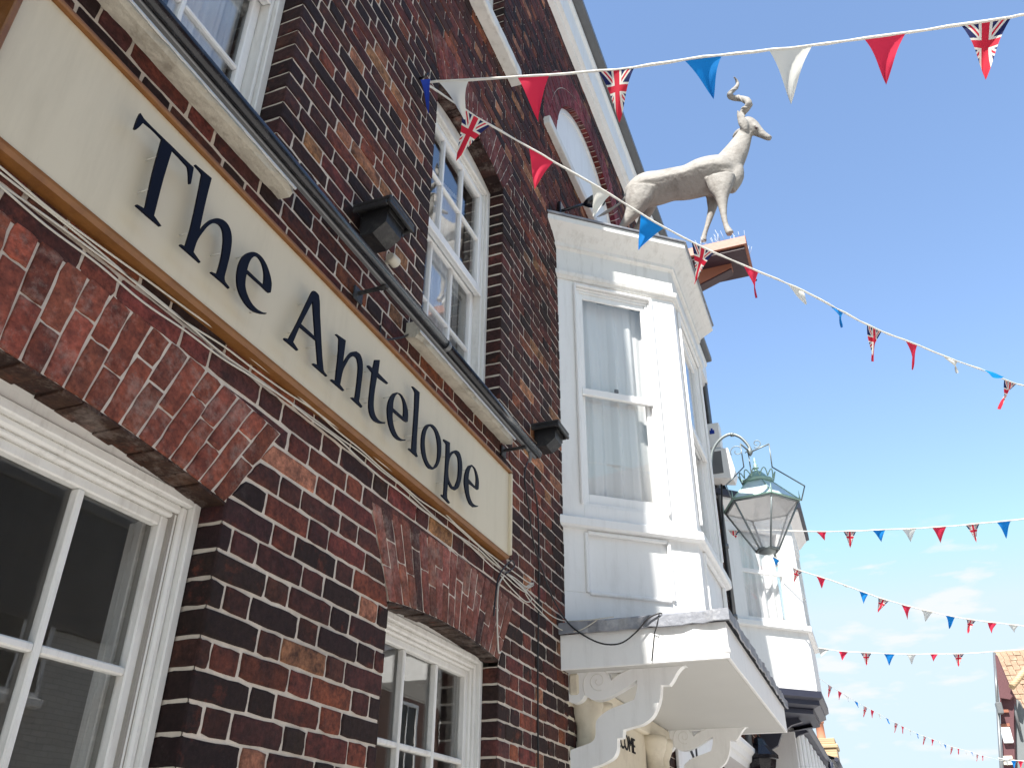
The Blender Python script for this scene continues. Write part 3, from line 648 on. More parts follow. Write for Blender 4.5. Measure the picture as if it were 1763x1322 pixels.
def bay_side(fr, L, w0, w1, back=-.07):
    mb = MB(); c = 0
    # stiles, head, sill zone and panel zone
    mb.box((0, back, 3.01), (w0, 0, 5.34), .004, fr); mb.box((w1, back, 3.01), (L, 0, 5.34), .004, fr)
    mb.box((w0, back, 5.20), (w1, -.0015, 5.34), .003, fr); mb.box((w0, back, 3.38), (w1, -.0015, 3.56), .003, fr)
    mb.box((w0, back, 3.01), (w1, -.014, 3.38), .002, fr)
    obj('bay_panel', mb, 'white_paint', bay)
    mb = MB()  # raised mouldings round the panel and the window
    for (a, b, c0, c1) in ((w0, w1, 3.01, 3.38),):
        for q in ((a-.012, a+.012, c0, c1), (b-.012, b+.012, c0, c1)): mb.box((q[0], -.012, q[2]), (q[1], .016, q[3]), .006, fr)
        for q in ((a+.012, b-.012, c0-.012, c0+.012), (a+.012, b-.012, c1-.012, c1+.012)): mb.box((q[0], -.012, q[2]), (q[1], .015, q[3]), .006, fr)
    a, b = w0-.0, w1+.0
    mb.box((a-.03, .001, 3.56), (a-.008, .022, 5.24), .007, fr); mb.box((b+.008, .001, 3.56), (b+.03, .022, 5.24), .007, fr); mb.box((a-.008, .001, 5.214), (b+.008, .021, 5.24), .007, fr)
    obj('moulding', mb, 'white_paint', bay)
    mb = MB(); zm = 4.375   # sash frames
    def fr4(x0, x1, z0, z1, w, ya, yb, wt, wb_):
        mb.box((x0, ya, z0), (x0+w, yb, z1), .003, fr); mb.box((x1-w, ya, z0), (x1, yb, z1), .003, fr); mb.box((x0+w, ya+.001, z1-wt), (x1-w, yb-.001, z1), .003, fr); mb.box((x0+w, ya+.001, z0), (x1-w, yb-.001, z0+wb_), .003, fr)
    fr4(w0, w1, 3.56, 5.20, .022, -.055, -.010, .02, .02)
    fr4(w0+.022, w1-.022, zm-.02, 5.18, .028, -.038, -.018, .045, .05)
    mb.box((w0+.018, -.020, zm-.03), (w1-.018, -.002, zm+.022), .004, fr)
    obj('sash_frame', mb, 'white_paint', bay)
    mb = MB(); fr4(w0+.022, w1-.022, 3.58, zm+.02, .030, -.066, -.041, .03, .075)
    obj('lower_sash', mb, 'white_paint', bay)
    mb = MB(); mb.box((w0+.04, -.030, zm), (w1-.04, -.027, 5.16), .0002, fr); mb.box((w0+.04, -.055, 3.62), (w1-.04, -.052, zm), .0002, fr)
    obj('pane', mb, 'window_glass', bay)
bay_side(fr1, L1, .145, .70); bay_side(fr2, L2, .14, L2-.14); bay_side(fr3, L1, L1-.70, L1-.145)
def fpt(fr, s, n): O, a, b, c = fr; p = O+a*s+b*n; return (p.x, p.y, 0)
curtain(fpt(fr1, .06, -.105), fpt(fr1, .80, -.105), 3.5, 5.19, .026, 5.0, 'net_curtain', bay, 0, 3)
curtain(fpt(fr2, .05, -.15), fpt(fr2, L2-.05, -.15), 3.5, 5.10, .03, 6, 'net_curtain', bay, .035, 4)
curtain(fpt(fr3, .05, -.15), fpt(fr3, .8, -.15), 3.5, 5.10, .018, 6, 'net_curtain', bay, .035, 6)
mb = MB(); mb.sweep([(-.02, 3.395), (.03, 3.40), (.042, 3.412), (.042, 3.458), (.03, 3.468), (-.02, 3.475)], BP, BD); obj('bay_sill', mb, 'white_paint', bay)
mb = MB(); mb.sweep([(-.03, 5.26), (.012, 5.262), (.022, 5.28), (.030, 5.283), (.036, 5.305), (.036, 5.318), (.008, 5.328), (.006, 5.52), (.018, 5.535), (.03, 5.54), (.034, 5.565), (.06, 5.60), (.10, 5.64), (.135, 5.665), (.142, 5.672), (.142, 5.715), (-.03, 5.72)], BP, BD)
obj('bay_cornice', mb, 'cornice_paint', bay)
mb = MB(); top = [Vector((p.x, p.y, 5.735))+d*.155 for p, d in zip(BP, BD)]; low = [Vector((p.x, p.y, 5.722))+d*.155 for p, d in zip(BP, BD)]
bk = [Vector((5.0, 0.0, 5.95)), Vector((6.42, 0.0, 5.95))]
mb.face(top+[]); mb.face(low)
for a, b, c, d in zip(top[:-1], top[1:], low[1:], low[:-1]): mb.face([a, b, c, d])
obj('lead_roof', mb, 'lead', bay)
# frieze body behind the cornice and the canopy floor of the bay
mb = MB(); mb.sweep([(-.06, 5.345), (0, 5.345), (0, 5.70), (-.06, 5.70)], BP, BD); obj('bay_frieze', mb, 'white_paint', bay)
# inner dark lining
mb = MB(); mb.box((4.7, .0, 5.6), (6.7, .3, 5.65), .001); obj('bay_lining', mb, 'plaster', bay)
# small brass catch on the meeting rail
mb = MB(); mb.box((.40, -.018, 4.40), (.43, -.006, 4.43), .004, fr1); obj('sash_catch', mb, 'grey_metal', bay)

# ------------------------------------------------------------------ porch canopy with brackets
cx0, cx1, cy = 4.50, 7.30, -.905
can = obj('porch_canopy', MB().box((cx0+.02, cy+.02, 2.555), (cx1-.02, 0, 2.60), .003), 'soffit_paint', inn)
mb = MB(); mb.box((cx0, cy, 2.548), (cx0+.019, 0, 2.735), .003); mb.box((cx0+.02, cy, 2.550), (cx1, cy+.019, 2.735), .003); mb.box((cx1-.019, cy+.02, 2.550), (cx1, 0, 2.735), .003)
mb.box((cx0-.004, cy-.006, 2.575), (cx0+.022, cy+.03, 2.60), .004)
obj('canopy_fascia', mb, 'white_paint', can)
mb = MB(); cpath = [(cx0, 0, 0), (cx0, cy, 0), (cx1, cy, 0), (cx1, 0, 0)]; cdirs = [(-1, 0, 0), (-1, -1, 0), (1, -1, 0), (1, 0, 0)]
vs = []; rr = random.Random(5); n = 0; path = []
for (p, q, dp, dq, k) in ((cpath[0], cpath[1], cdirs[0], cdirs[1], 16), (cpath[1], cpath[2], cdirs[1], cdirs[2], 40), (cpath[2], cpath[3], cdirs[2], cdirs[3], 12)):
    for i in range(k): path.append((Vector(p).lerp(Vector(q), i/k), (Vector(dp) if i == 0 else (Vector((-1, 0, 0)) if p == cpath[0] else (Vector((0, -1, 0)) if p == cpath[1] else Vector((1, 0, 0)))))))
path.append((Vector(cpath[3]), Vector((1, 0, 0))))
prof = [(.020, 2.728), (.026, 2.732), (.026, 2.790), (.012, 2.797), (-.45, 2.815)]
for P, D in path:
    w1_, w2_ = rr.uniform(-.005, .007), rr.uniform(-.006, .006)
    for k, (o, u) in enumerate(prof): vs.append(P+D*(o+(w1_ if k < 3 else 0))+Z*(u+(w2_ if k < 3 else 0)))
k = len(prof); mb.raw(vs, [(i*k+j, i*k+j+1, (i+1)*k+j+1, (i+1)*k+j) for i in range(len(path)-1) for j in range(k-1)])
mb.box((cx0+.02, cy+.02, 2.60), (cx1-.02, -.001, 2.74), .002)
obj('lead_flashing', mb, 'lead', can)

def curve_mesh(name, polys, depth, f, mats, parent, label=None):
    """filled 2-D outlines (first outer, the rest holes) extruded; f maps (p,q,d) to space"""
    cu = bpy.data.curves.new('tmp', 'CURVE'); cu.dimensions = '2D'; cu.fill_mode = 'BOTH'; cu.extrude = .5
    for P in polys:
        s = cu.splines.new('POLY'); s.points.add(len(P)-1); s.use_cyclic_u = True
        for i, (a, b) in enumerate(P): s.points[i].co = (a, b, 0, 1)
    o = bpy.data.objects.new('tmp', cu); COL.objects.link(o); bpy.context.view_layer.update()
    me = bpy.data.meshes.new_from_object(o.evaluated_get(bpy.context.evaluated_depsgraph_get()))
    mb = MB(); mb.raw([f(v.co.x, v.co.y, v.co.z*depth) for v in me.vertices], [tuple(p.vertices) for p in me.polygons])
    bpy.data.objects.remove(o); bpy.data.curves.remove(cu); bpy.data.meshes.remove(me)
    return obj(name, mb, mats, parent, label=label)
def crspline(P, n=5, sharp=50):
    """closed outline: rounds gentle bends, keeps sharp corners"""
    m = len(P); out = []; V = [Vector((p[0], p[1])) for p in P]; cor = []
    for i in range(m):
        a = (V[i]-V[i-1]); b = (V[(i+1) % m]-V[i]); cor.append(a.length < 1e-6 or b.length < 1e-6 or math.degrees(a.angle(b)) > sharp)
    for i in range(m):
        p1, p2 = V[i], V[(i+1) % m]
        p0 = p1-(p2-p1)*.0 if cor[i] else V[i-1]; p3 = p2 if cor[(i+1) % m] else V[(i+2) % m]
        L_ = (p2-p1).length
        t1 = (p2-p1)*1.0 if cor[i] else (p2-p0).normalized()*L_; t2 = (p2-p1)*1.0 if cor[(i+1) % m] else (p3-p1).normalized()*L_
        for k in range(n):
            t = k/n; h = (2*t**3-3*t*t+1)*p1+(t**3-2*t*t+t)*t1+(-2*t**3+3*t*t)*p2+(t**3-t*t)*t2; out.append((h.x, h.y))
    return out
cb = lambda x, y: (960+x/6.296, 1140+y/6.296)
BR = [(80, 380), (110, 425), (180, 440), (250, 415), (295, 352), (360, 395), (430, 410), (520, 390), (620, 340), (740, 270), (860, 188), (864, 260), (830, 400), (760, 430), (560, 510), (450, 590), (415, 650), (410, 780), (390, 840), (330, 880), (200, 925), (140, 950), (110, 1000), (98, 1150), (90, 1450), (150, 1440), (230, 1260), (350, 1150), (480, 1100), (600, 1030), (640, 950), (645, 822), (705, 812), (712, 727), (820, 695), (920, 665), (1020, 590), (1080, 480), (1110, 370), (1118, 242), (1210, 240), (1250, 185), (1290, 110), (1350, 40)]
def to_yz(p, x): q = atx(*cb(*p), x); return (q.y, q.z)
poly = [to_yz(p, 4.63) for p in BR]; poly = [(min(y, -.001), min(z, 2.5545)) for y, z in poly]
poly = [(-.001, 2.5545)]+poly+[(poly[-1][0]-.02, 2.5545)]
hole = [to_yz(p, 4.63) for p in ((545, 112), (705, 105), (580, 195))]
poly = crspline(poly, 4, 42)
def bracket(x):
    b = curve_mesh('bracket', [poly, hole], .062, lambda p, q, d: Vector((x+.031+d, p, q)), 'white_paint' , can)
    # incised spiral and edge fillet, as thin raised beads
    c = to_yz((440, 200), 4.63); mb = MB(); pts = []
    for i in range(60):
        a = -1.9+i*.155; r = .052-.00072*i; pts.append((x-.0005, c[0]+r*math.cos(a)*1.0, c[1]+r*math.sin(a)))
    mb.tube(pts, .0022, 5); arc = [(-.0005, -12, 0)]
    pts = [to_yz(p, 4.63) for p in ((295, 350), (278, 250), (300, 150), (360, 85), (430, 65), (500, 85), (548, 140))]
    mb.tube(smooth_path([(x-.0005, p[0], p[1]) for p in pts], 5), .0025, 5)
    pts = [to_yz(p, 4.63) for p in ((580, 195), (700, 110), (860, 50), (1000, 30))]
    mb.tube(smooth_path([(x-.0005, p[0], p[1]) for p in pts], 5), .0025, 5)
    obj('spiral', mb, 'old_white_paint', b) ; return b
bracket(4.63); bracket(6.93)

# door case below the canopy
mb = MB(); mb.box((4.62, .0, 0), (4.72, .25, 2.50), .004); mb.box((6.86, .0, 0), (6.98, .25, 2.5), .004); mb.box((4.72, .06, 2.30), (6.86, .16, 2.55), .004)
mb.box((4.62, -.06, 2.44), (7.0, -.004, 2.552), .01)
dc = obj('doorcase', mb, 'cream_paint', inn)
def column(cx_, r=.07):
    m_ = MB(); m_.lathe([(r*1.1, 0), (r*1.1, .12), (r, .16), (r, 2.18), (r*1.12, 2.19), (r*1.12, 2.215), (r, 2.225), (r*1.0, 2.30), (r*1.3, 2.345), (r*1.42, 2.36), (r*1.42, 2.385), (r*1.55, 2.40), (r*1.55, 2.44)], (cx_, -.055, 0), 20)
    return obj('column', m_, 'cream_paint', dc)
for c_ in (4.78, 4.95, 6.36, 6.56): column(c_, .065 if c_ > 4.8 else .06)
mb = MB(); mb.box((5.05, .10, 0), (6.3, .14, 2.28), .003); dd = obj('door', mb, 'dark_opening', inn)
mb = MB(); mb.box((5.02, -.02, 2.13), (6.28, .0, 2.44), .004); obj('name_board', mb, 'cream_paint', dc)
def text_mesh(txt, size, f, mats, parent, ext=.002, name='lettering', squash=1.0):
    cu = bpy.data.curves.new('t', 'FONT'); cu.body = txt; cu.size = size; cu.extrude = ext
    o = bpy.data.objects.new('t', cu); COL.objects.link(o); bpy.context.view_layer.update()
    me = bpy.data.meshes.new_from_object(o.evaluated_get(bpy.context.evaluated_depsgraph_get()))
    mb = MB(); mb.raw([f(v.co.x*squash, v.co.y, v.co.z) for v in me.vertices], [tuple(p.vertices) for p in me.polygons])
    bpy.data.objects.remove(o); bpy.data.curves.remove(cu); bpy.data.meshes.remove(me); return obj(name, mb, mats, parent)
text_mesh('WELCOME', .135, lambda p, q, d: Vector((5.32+p, -.023-d, 2.285+q)), 'navy_letter', dc, squash=1.0)
mb = MB(); mb.box((6.64, -.02, 2.18), (6.92, -.001, 2.44), .004); nb = obj('side_board', mb, 'old_white_paint', dc)
bb = thing('lettered_board', 'white board with dark painted lettering on the brick beside the porch', 'sign', (8.1, -.02, 2.4))
mb = MB(); mb.box((7.35, -.035, 2.1), (9.15, -.008, 2.86), .005); obj('board', mb, 'white_paint', bb)
text_mesh('SI', .42, lambda p, q, d: Vector((7.75+p*1.6, -.038-d, 2.36+q)), 'navy_letter', bb)

# coaching arch next to the porch: white timber cornice across a dark opening
mb = MB(); mb.sweep([(-.2, 2.72), (.02, 2.74), (.04, 2.80), (.07, 2.82), (.09, 2.88), (.13, 2.92), (.13, 2.97), (-.2, 3.0)], [(9.0, .02, 0), (12.6, .02, 0)], [(0, -1, 0)]*2)
ga = obj('gateway_cornice', mb, 'white_paint', inn)
mb = MB(); mb.box((9.2, .26, 0), (12.9, .3, 4.6), .01); obj('gateway_door', mb, 'purple_brick', inn)

# ------------------------------------------------------------------ the inn sign
sg = thing('inn_sign', 'long cream board sign reading The Antelope in navy raised letters, golden wood frame', 'sign', (0.69, -.0, 2.885))
sx0, sx1, sz0, sz1 = .69, 3.612, 2.89, 3.338
mb = MB(); mb.box((sx0+.012, -.048, sz0+.012), (sx1-.012, -.012, sz1-.012), .002); obj('board', mb, 'sign_cream', sg)
mb = MB()
mb.sweep([(-.012, .0), (.040, .0), (.050, .008), (.052, .015), (.047, .020), (-.012, .020)], [(sx0, -.0, sz0-.004), (sx1, -.0, sz0-.004)], [(0, -1, 0)]*2)
mb.sweep([(-.012, .0), (.060, .0), (.064, .004), (.064, .011), (.060, .015), (-.012, .015)], [(sx0, -.0, sz1-.012), (sx1, -.0, sz1-.012)], [(0, -1, 0)]*2)
mb.box((sx0-.004, -.064, sz0+.015), (sx0+.011, .005, sz1-.013), .003)
obj('frame', mb, 'gold_wood', sg)
mb = MB(); mb.box((sx1-.011, -.064, sz0+.015), (sx1+.004, .005, sz1-.013), .003); obj('end_frame', mb, 'sign_cream', sg)
LY = -.088
c1 = lambda *P: [(210+x/6.296, 180+y/6.296) for x, y in P]; c2 = lambda *P: [(340+x/6.296, 360+y/6.296) for x, y in P]
c3 = lambda *P: [(480+x/6.296, 480+y/6.296) for x, y in P]; c4 = lambda *P: [(600+x/6.296, 580+y/6.296) for x, y in P]; c5 = lambda *P: [(680+x/5.509, 660+y/5.509) for x, y in P]
LET = [
 ('T', [c1((203, 95), (250, 165), (440, 355), (545, 455), (680, 590), (780, 685), (765, 770), (748, 862), (732, 860), (720, 690), (680, 635), (548, 493), (520, 580), (440, 850), (350, 1205), (430, 1318), (415, 1322), (290, 1215), (155, 1095), (165, 1083), (255, 1132), (340, 740), (438, 378), (350, 285), (250, 200), (225, 208), (200, 235), (155, 275), (135, 265), (155, 205), (180, 140))]),
 ('h', [c1((800, 652), (975, 800), (940, 930))+c2((70, 15), (22, 243), (80, 170), (150, 115), (220, 100), (290, 125), (340, 180), (370, 270), (372, 380), (350, 520), (320, 640), (297, 765), (350, 850), (343, 862), (280, 800), (150, 690), (152, 680), (215, 705), (235, 640), (265, 520), (285, 380), (285, 280), (270, 210), (235, 165), (190, 150), (130, 175), (65, 245), (0, 345))+[(333.5, 434), (345.5, 451), (344.5, 452.5), (310.4, 422.3), (311.5, 420.5), (319.8, 424.5)]+c1((755, 1322), (870, 765), (858, 735), (795, 662))]),
 ('e', [c2((752, 1125), (745, 1137), (690, 1133), (620, 1110), (555, 1060), (490, 970), (445, 860), (433, 750), (440, 660), (465, 570), (510, 500), (570, 468), (630, 470), (690, 510), (740, 580), (780, 680), (805, 790), (803, 860), (795, 905), (775, 905), (700, 835), (538, 690), (525, 760), (522, 840), (545, 930), (590, 1020), (650, 1085), (710, 1118)), c2((541, 658), (560, 590), (590, 535), (625, 508), (660, 520), (700, 580), (725, 670), (728, 760), (722, 812), (705, 812))]),
 ('A', [c3((375, 130), (400, 138), (438, 185), (450, 400), (487, 985), (528, 1050), (520, 1058), (370, 925), (378, 915), (430, 935), (408, 668), (228, 518), (158, 685), (213, 768), (205, 778), (60, 655), (66, 640), (110, 655), (205, 475), (360, 150)), c3((372, 240), (400, 632), (243, 488))]),
 ('n', [c3((618, 600), (628, 598), (728, 668), (695, 930), (740, 850), (790, 795), (840, 785), (885, 820), (910, 900), (912, 1000), (895, 1150), (878, 1290))+c4((118, 700), (152, 750), (145, 765), (100, 725), (32, 660), (40, 652), (75, 665), (95, 520), (110, 350), (105, 270), (90, 225), (60, 205), (20, 225))+c3((740, 910), (700, 990), (667, 1145), (710, 1205), (702, 1215), (567, 1098), (575, 1088), (620, 1105), (658, 655))]),
 ('t', [c4((290, 248), (342, 250), (325, 390), (432, 500), (422, 510), (312, 430), (285, 600), (275, 740), (288, 830), (320, 890), (360, 918), (400, 922), (400, 935), (340, 935), (280, 905), (240, 840), (225, 740), (238, 580), (262, 385), (210, 320), (213, 308), (225, 310), (270, 345))]),
 ('e', [c4((620, 1110), (618, 1122), (575, 1125), (520, 1100), (475, 1040), (440, 940), (427, 830), (430, 740), (450, 670), (485, 615), (525, 600), (570, 620), (610, 680), (640, 770), (648, 850), (643, 920), (630, 922), (590, 895), (482, 800), (480, 880), (495, 970), (530, 1060), (575, 1105)), c4((485, 770), (490, 700), (510, 640), (540, 610), (570, 635), (595, 700), (603, 790), (598, 865), (590, 865))]),
 ('l', [c4((692, 535), (705, 540), (773, 600), (765, 750), (738, 1240), (753, 1295), (745, 1300), (655, 1215), (660, 1205), (690, 1220), (725, 610))]),
 ('o', [c5((330, 385), (365, 395), (405, 445), (435, 530), (441, 620), (430, 720), (400, 790), (362, 816), (320, 800), (280, 730), (257, 640), (253, 550), (265, 460), (295, 400)), c5((345, 405), (380, 450), (403, 540), (410, 640), (400, 740), (372, 795), (345, 785), (310, 730), (290, 640), (285, 540), (300, 450), (322, 410))]),
 ('p', [c5((465, 528), (523, 560), (520, 680), (545, 645), (580, 632), (610, 650), (632, 710), (640, 790), (630, 900), (605, 985), (572, 1012), (535, 990), (505, 930), (497, 1080), (523, 1130), (515, 1138), (440, 1060), (447, 1052), (465, 1065), (490, 580), (468, 545)), c5((520, 720), (545, 670), (572, 658), (598, 700), (606, 800), (598, 900), (572, 975), (545, 975), (515, 910), (508, 830))]),
 ('e', [c5((793, 1158), (780, 1170), (745, 1172), (710, 1140), (680, 1060), (663, 970), (662, 900), (675, 830), (700, 780), (730, 770), (760, 800), (785, 860), (797, 930), (795, 1000), (785, 1008), (700, 942), (703, 1010), (715, 1080), (740, 1135), (770, 1156)), c5((700, 905), (705, 850), (720, 800), (740, 782), (760, 820), (773, 900), (770, 975), (760, 972))]),
]
for ch, polys in LET:
    pl = []
    for k, P in enumerate(polys):
        Q = crspline(P, 4, 44); pl.append([(q.x, q.z) for q in (aty(u, v, LY) for u, v in Q)])
    lt = curve_mesh('letter', pl, .006, lambda p, q, d: Vector((p, LY+.003+d, q)), 'navy_letter', sg, label='raised navy letter '+ch)
    xs = [p[0] for p in pl[0]]; zs = [p[1] for p in pl[0]]; mb = MB()
    for fx, fz in ((.22, .25), (.25, .75), (.75, .3)):
        # standoff pins placed on the nearest point of the stroke outline
        tx, tz = min(xs)+(max(xs)-min(xs))*fx, min(zs)+(max(zs)-min(zs))*fz
        p = min(pl[0], key=lambda q: (q[0]-tx)**2+(q[1]-tz)**2); c = (sum(xs)/len(xs), sum(zs)/len(zs))
        px_, pz_ = p[0]+(c[0]-p[0])*.06, p[1]+(c[1]-p[1])*.06
        mb = MB(); mb.tube([(px_, LY+.005, pz_), (px_, -.045, pz_)], .0016, 6); obj('standoff_pin', mb, 'cable_white', lt)

# ------------------------------------------------------------------ trough light (long black tube on arms)
tl = thing('sign_light', 'long glossy black trough light tube on wall arms above the cream sign', 'light', (0, 0, 3.455))
TY, TZ = -.132, 3.504
mb = MB(); mb.tube([(.2, TY, TZ), (2.66, TY, TZ)], .0235, 20); mb.tube([(2.672, TY, TZ), (3.80, TY, TZ)], .0235, 20); obj('tube', mb, 'black_metal', tl)
mb = MB(); mb.tube([(2.655, TY, TZ), (2.678, TY, TZ)], .0255, 20); obj('joint_ring', mb, 'grey_metal', tl)
mb = MB(); mb.box((.2, TY+.004, TZ-.030), (3.79, TY+.022, TZ-.019), .003); obj('reflector', mb, 'grey_metal', tl)
for xx in (.55, 2.17, 3.62):
    mb = MB(); mb.box((xx-.03, -.006, TZ-.075), (xx+.03, -.014, TZ-.015), .003); mb.box((xx-.007, TY+.01, TZ-.045), (xx+.007, -.012, TZ-.030), .003); mb.box((xx-.012, TY-.002, TZ-.043), (xx+.012, TY+.03, TZ-.031), .003)
    obj('arm', mb, 'black_plastic', tl)
mb = MB(); mb.tube(smooth_path([(3.70, TY+.01, TZ-.03), (3.71, TY+.01, TZ-.06), (3.715, TY+.02, TZ-.08)]), .009, 8); obj('cable_gland', mb, 'grey_metal', tl)

# ------------------------------------------------------------------ floodlights
def flood(x, z, loc_label, w=.175):
    t = thing('floodlight', loc_label, 'floodlight', (x, 0, z), 'black box floodlights on the brick wall')
    mb = MB(); mb.box((x-.01, -.175, z+.0), (x+w+.01, -.008, z+.018), .004); mb.box((x-.01, -.175, z-.022), (x+w+.01, -.16, z-.001), .003); mb.box((x-.01, -.159, z-.022), (x+.004, -.01, z-.001), .003); mb.box((x+w-.004, -.159, z-.022), (x+w+.01, -.01, z-.001), .003)
    obj('hood', mb, 'black_plastic', t)
    mb = MB(); mb.prism([(-.03, z-.001), (-.145, z-.001), (-.140, z-.075), (-.085, z-.115), (-.03, z-.115)], x+.03, x+w-.03, lambda p, q, d: (d, p, q)); obj('lamp_body', mb, 'black_plastic', t)
    mb = MB()
    for k in range(9): mb.box((x+w-.021, -.14+k*.012, z-.05), (x+w-.008, -.134+k*.012, z-.004), .001)
    obj('cooling_fin', mb, 'black_plastic', t)
    mb = MB(); mb.box((x+w*.3, -.03, z-.06), (x+w*.7, -.006, z+.05), .004); obj('mounting_plate', mb, 'black_plastic', t)
    mb = MB(); mb.box((x+.03, -.1495, z-.03), (x+w-.03, -.1465, z-.008), .001); obj('clip', mb, 'black_plastic', t)
    return t
flood(2.075, 3.80, 'dusty black box floodlight above the tube light, left of the tall sash window')
flood(4.035, 3.80, 'black box floodlight on brick beside the white bay window')
sn = thing('light_sensor', 'small round cream light sensor on brick under the black floodlight', 'sensor', (2.36, 0, 3.75))
c = aty(677, 448, -.035)
mb = MB(); mb.tube([(c.x-.03, c.y, c.z-.002), (c.x-.018, c.y, c.z-.002), (c.x+.02, c.y, c.z), (c.x+.026, c.y, c.z)], [.018, .023, .024, .018], 16); obj('sensor_body', mb, 'sensor_white', sn)
mb = MB(); mb.tube([(c.x, c.y+.02, c.z), (c.x, -.002, c.z-.005)], .010, 10); obj('stalk', mb, 'sensor_white', sn)

# ------------------------------------------------------------------ cables
def wall_pts(P, y): return [aty(u, v, y) for u, v in P]
rr = random.Random(3)
W = [(-20, 283), (60, 345), (150, 408), (235, 500), (330, 578), (425, 655), (520, 725), (620, 812), (710, 880), (800, 950), (880, 1000)]
for k, (dz, lab) in enumerate(((.004, 'upper one'), (.026, 'x'), (-.022, 'x'), (-.046, 'x'))):
    base = [(.5+.15*i) for i in range(24)]
    pts = []
    for i, x in enumerate(base):
        sag = .013*math.sin(i*.8+k*2.1)+.010*rr.uniform(-1, 1)
        pts.append(Vector((x, -.012-.004*(k % 2), 2.862+dz*.7+sag*.55-.012*math.sin(x*2.))))
    if k < 2: end = [atx(965, 1062, 4.45)+Vector((0, 0, 0)), Vector((4.49, -.03, 2.76+.012*k))]
    pts += [Vector((4.05, -.012, 2.90-.01*k))]
    if k == 0: pts += wall_pts([(905, 1015), (935, 1048)], -.015)+[Vector((4.468, -.02, 2.808)), Vector((4.468, -.16, 2.795)), Vector((4.468, -.32, 2.80))]
    elif k == 1: pts += wall_pts([(905, 1022), (940, 1062)], -.015)+[Vector((4.466, -.02, 2.755)), Vector((4.466, -.12, 2.742)), Vector((4.47, -.24, 2.80))]
    else: pts = pts[:-1]+wall_pts([(870, 985), (897, 1010), (915, 1030), (905, 1035), (880, 1012), (862, 990)], -.016)
    o = obj('cable', MB().tube(smooth_path(pts, 5), .0029, 6), 'cable_white', base=(0, 0, 0))
    tag(o, ['pale wall cable under the sign, running on over the canopy lead', 'pale wall cable under the sign, drooping lower across the lead edge', 'pale cable under the sign, looped back by its right end', 'lowest pale cable under the sign, doubling back near its end'][k], 'cable', 'pale cables clipped below the sign')
# cable loop hanging at the arch of the small window
pts = wall_pts([(868, 990), (858, 1010), (856, 1060), (858, 1118), (862, 1122)], -.014)
tag(obj('cable', MB().tube(smooth_path(pts, 5), .004, 6), 'cable_white'), 'short pale cable dropping down over the small window arch', 'cable', 'pale cables clipped below the sign')
mb = MB(); mb.tube(smooth_path(wall_pts([(870, 988), (885, 975), (880, 965), (862, 985), (855, 1010), (850, 1060)], -.02), 5), .004, 6)
tag(obj('cable', mb, 'cable_black'), 'short black cable looping at the right end of the pale cables', 'cable')
pts = wall_pts([(908, 795), (903, 820), (908, 860), (918, 930), (935, 985), (952, 1030)], -.014)+[atx(975, 1068, 4.455), atx(1000, 1090, 4.46), atx(1035, 1107, 4.46), atx(1068, 1107, 4.46), atx(1095, 1088, 4.46), atx(1115, 1065, 4.46), atx(1133, 1056, 4.46), atx(1140, 1056, 4.47)]
tag(obj('cable', MB().tube(smooth_path(pts, 6), .0042, 6), 'cable_black'), 'black cable from the tube light, looping over the canopy fascia', 'cable')
pts = wall_pts([(915, 820), (926, 880), (928, 1000), (926, 1150), (927, 1400)], -.012)
tag(obj('cable', MB().tube(smooth_path(pts, 5), .0045, 6), 'cable_black'), 'straight black cable running down the brick left of the canopy', 'cable')
pts = [(x, -.013, z) for x, z in ((2.34, 3.43), (2.36, 3.38), (2.5, 3.47), (2.60, 3.55), (2.72, 3.553), (3.1, 3.555), (3.5, 3.55), (3.66, 3.52))]
tag(obj('cable', MB().tube(smooth_path(pts, 6), .0042, 6), 'cable_black'), 'black cable creeping along under the window sill above the sign', 'cable')
pts = [atx(1135, 1056, 4.468), atx(1130, 1080, 4.468), Vector((4.494, atx(1127, 1100, 4.49).y, 2.70)), Vector((4.494, atx(1122, 1140, 4.49).y, 2.56))]
tag(obj('cable', MB().tube(pts, .0028, 6), 'cable_black'), 'thin wire hanging straight down over the canopy fascia', 'cable')

# ------------------------------------------------------------------ spotlight on the bay roof
sp = thing('spotlight', 'dark blue spotlight on the bay roof against the wall, aimed outward', 'spotlight', (4.80, -.02, 6.0))
a = aty(968, 363, -.03); b = atx(1012, 350, a.x+.12)
mb = MB(); mb.box((a.x-.05, -.035, a.z-.07), (a.x+.05, -.006, a.z+.06), .006); obj('wall_plate', mb, 'black_metal', sp)
mb = MB(); mb.tube([(a.x, -.03, a.z), b], .012, 8); obj('arm', mb, 'black_metal', sp)
dv = (b-Vector((a.x, -.03, a.z))).normalized()
mb = MB(); mb.tube([b-dv*.03, b, b+dv*.05, b+dv*.13], [.018, .034, .05, .054], 16); obj('lamp_head', mb, 'black_metal', sp)

# ------------------------------------------------------------------ antelope plinth
PX0, PX1 = 5.55, 5.97
tcr = atx(1283, 405, PX0); ztop = tcr.z; yf = tcr.y
pl = thing('statue_plinth', 'brown timber plinth jutting out past the bay roof under the antelope', 'plinth', (5.76, -.6, ztop-.1))
mb = MB(); mb.box((PX0, yf, ztop-.085), (PX1, .0, ztop), .004); obj('platform', mb, 'brown_paint', pl)
mb = MB(); mb.box((PX0+.02, yf+.02, ztop-.115), (PX1-.02, -.05, ztop-.086), .003); obj('soffit', mb, 'dark_brown_and_shade', pl)  # added board, its dark colour paints in the shade under the platform
lz = ztop-.116; by = atx(1260, 460, PX0+.17).y
mb = MB(); mb.prism([(-.1, lz), (by, lz), (by, lz-.035), (-.80, lz-.15), (-.1, lz-.19)], PX0+.17, PX0+.25, lambda p, q, d: (d, p, q)); obj('cantilever_beam', mb, 'brown_paint', pl)
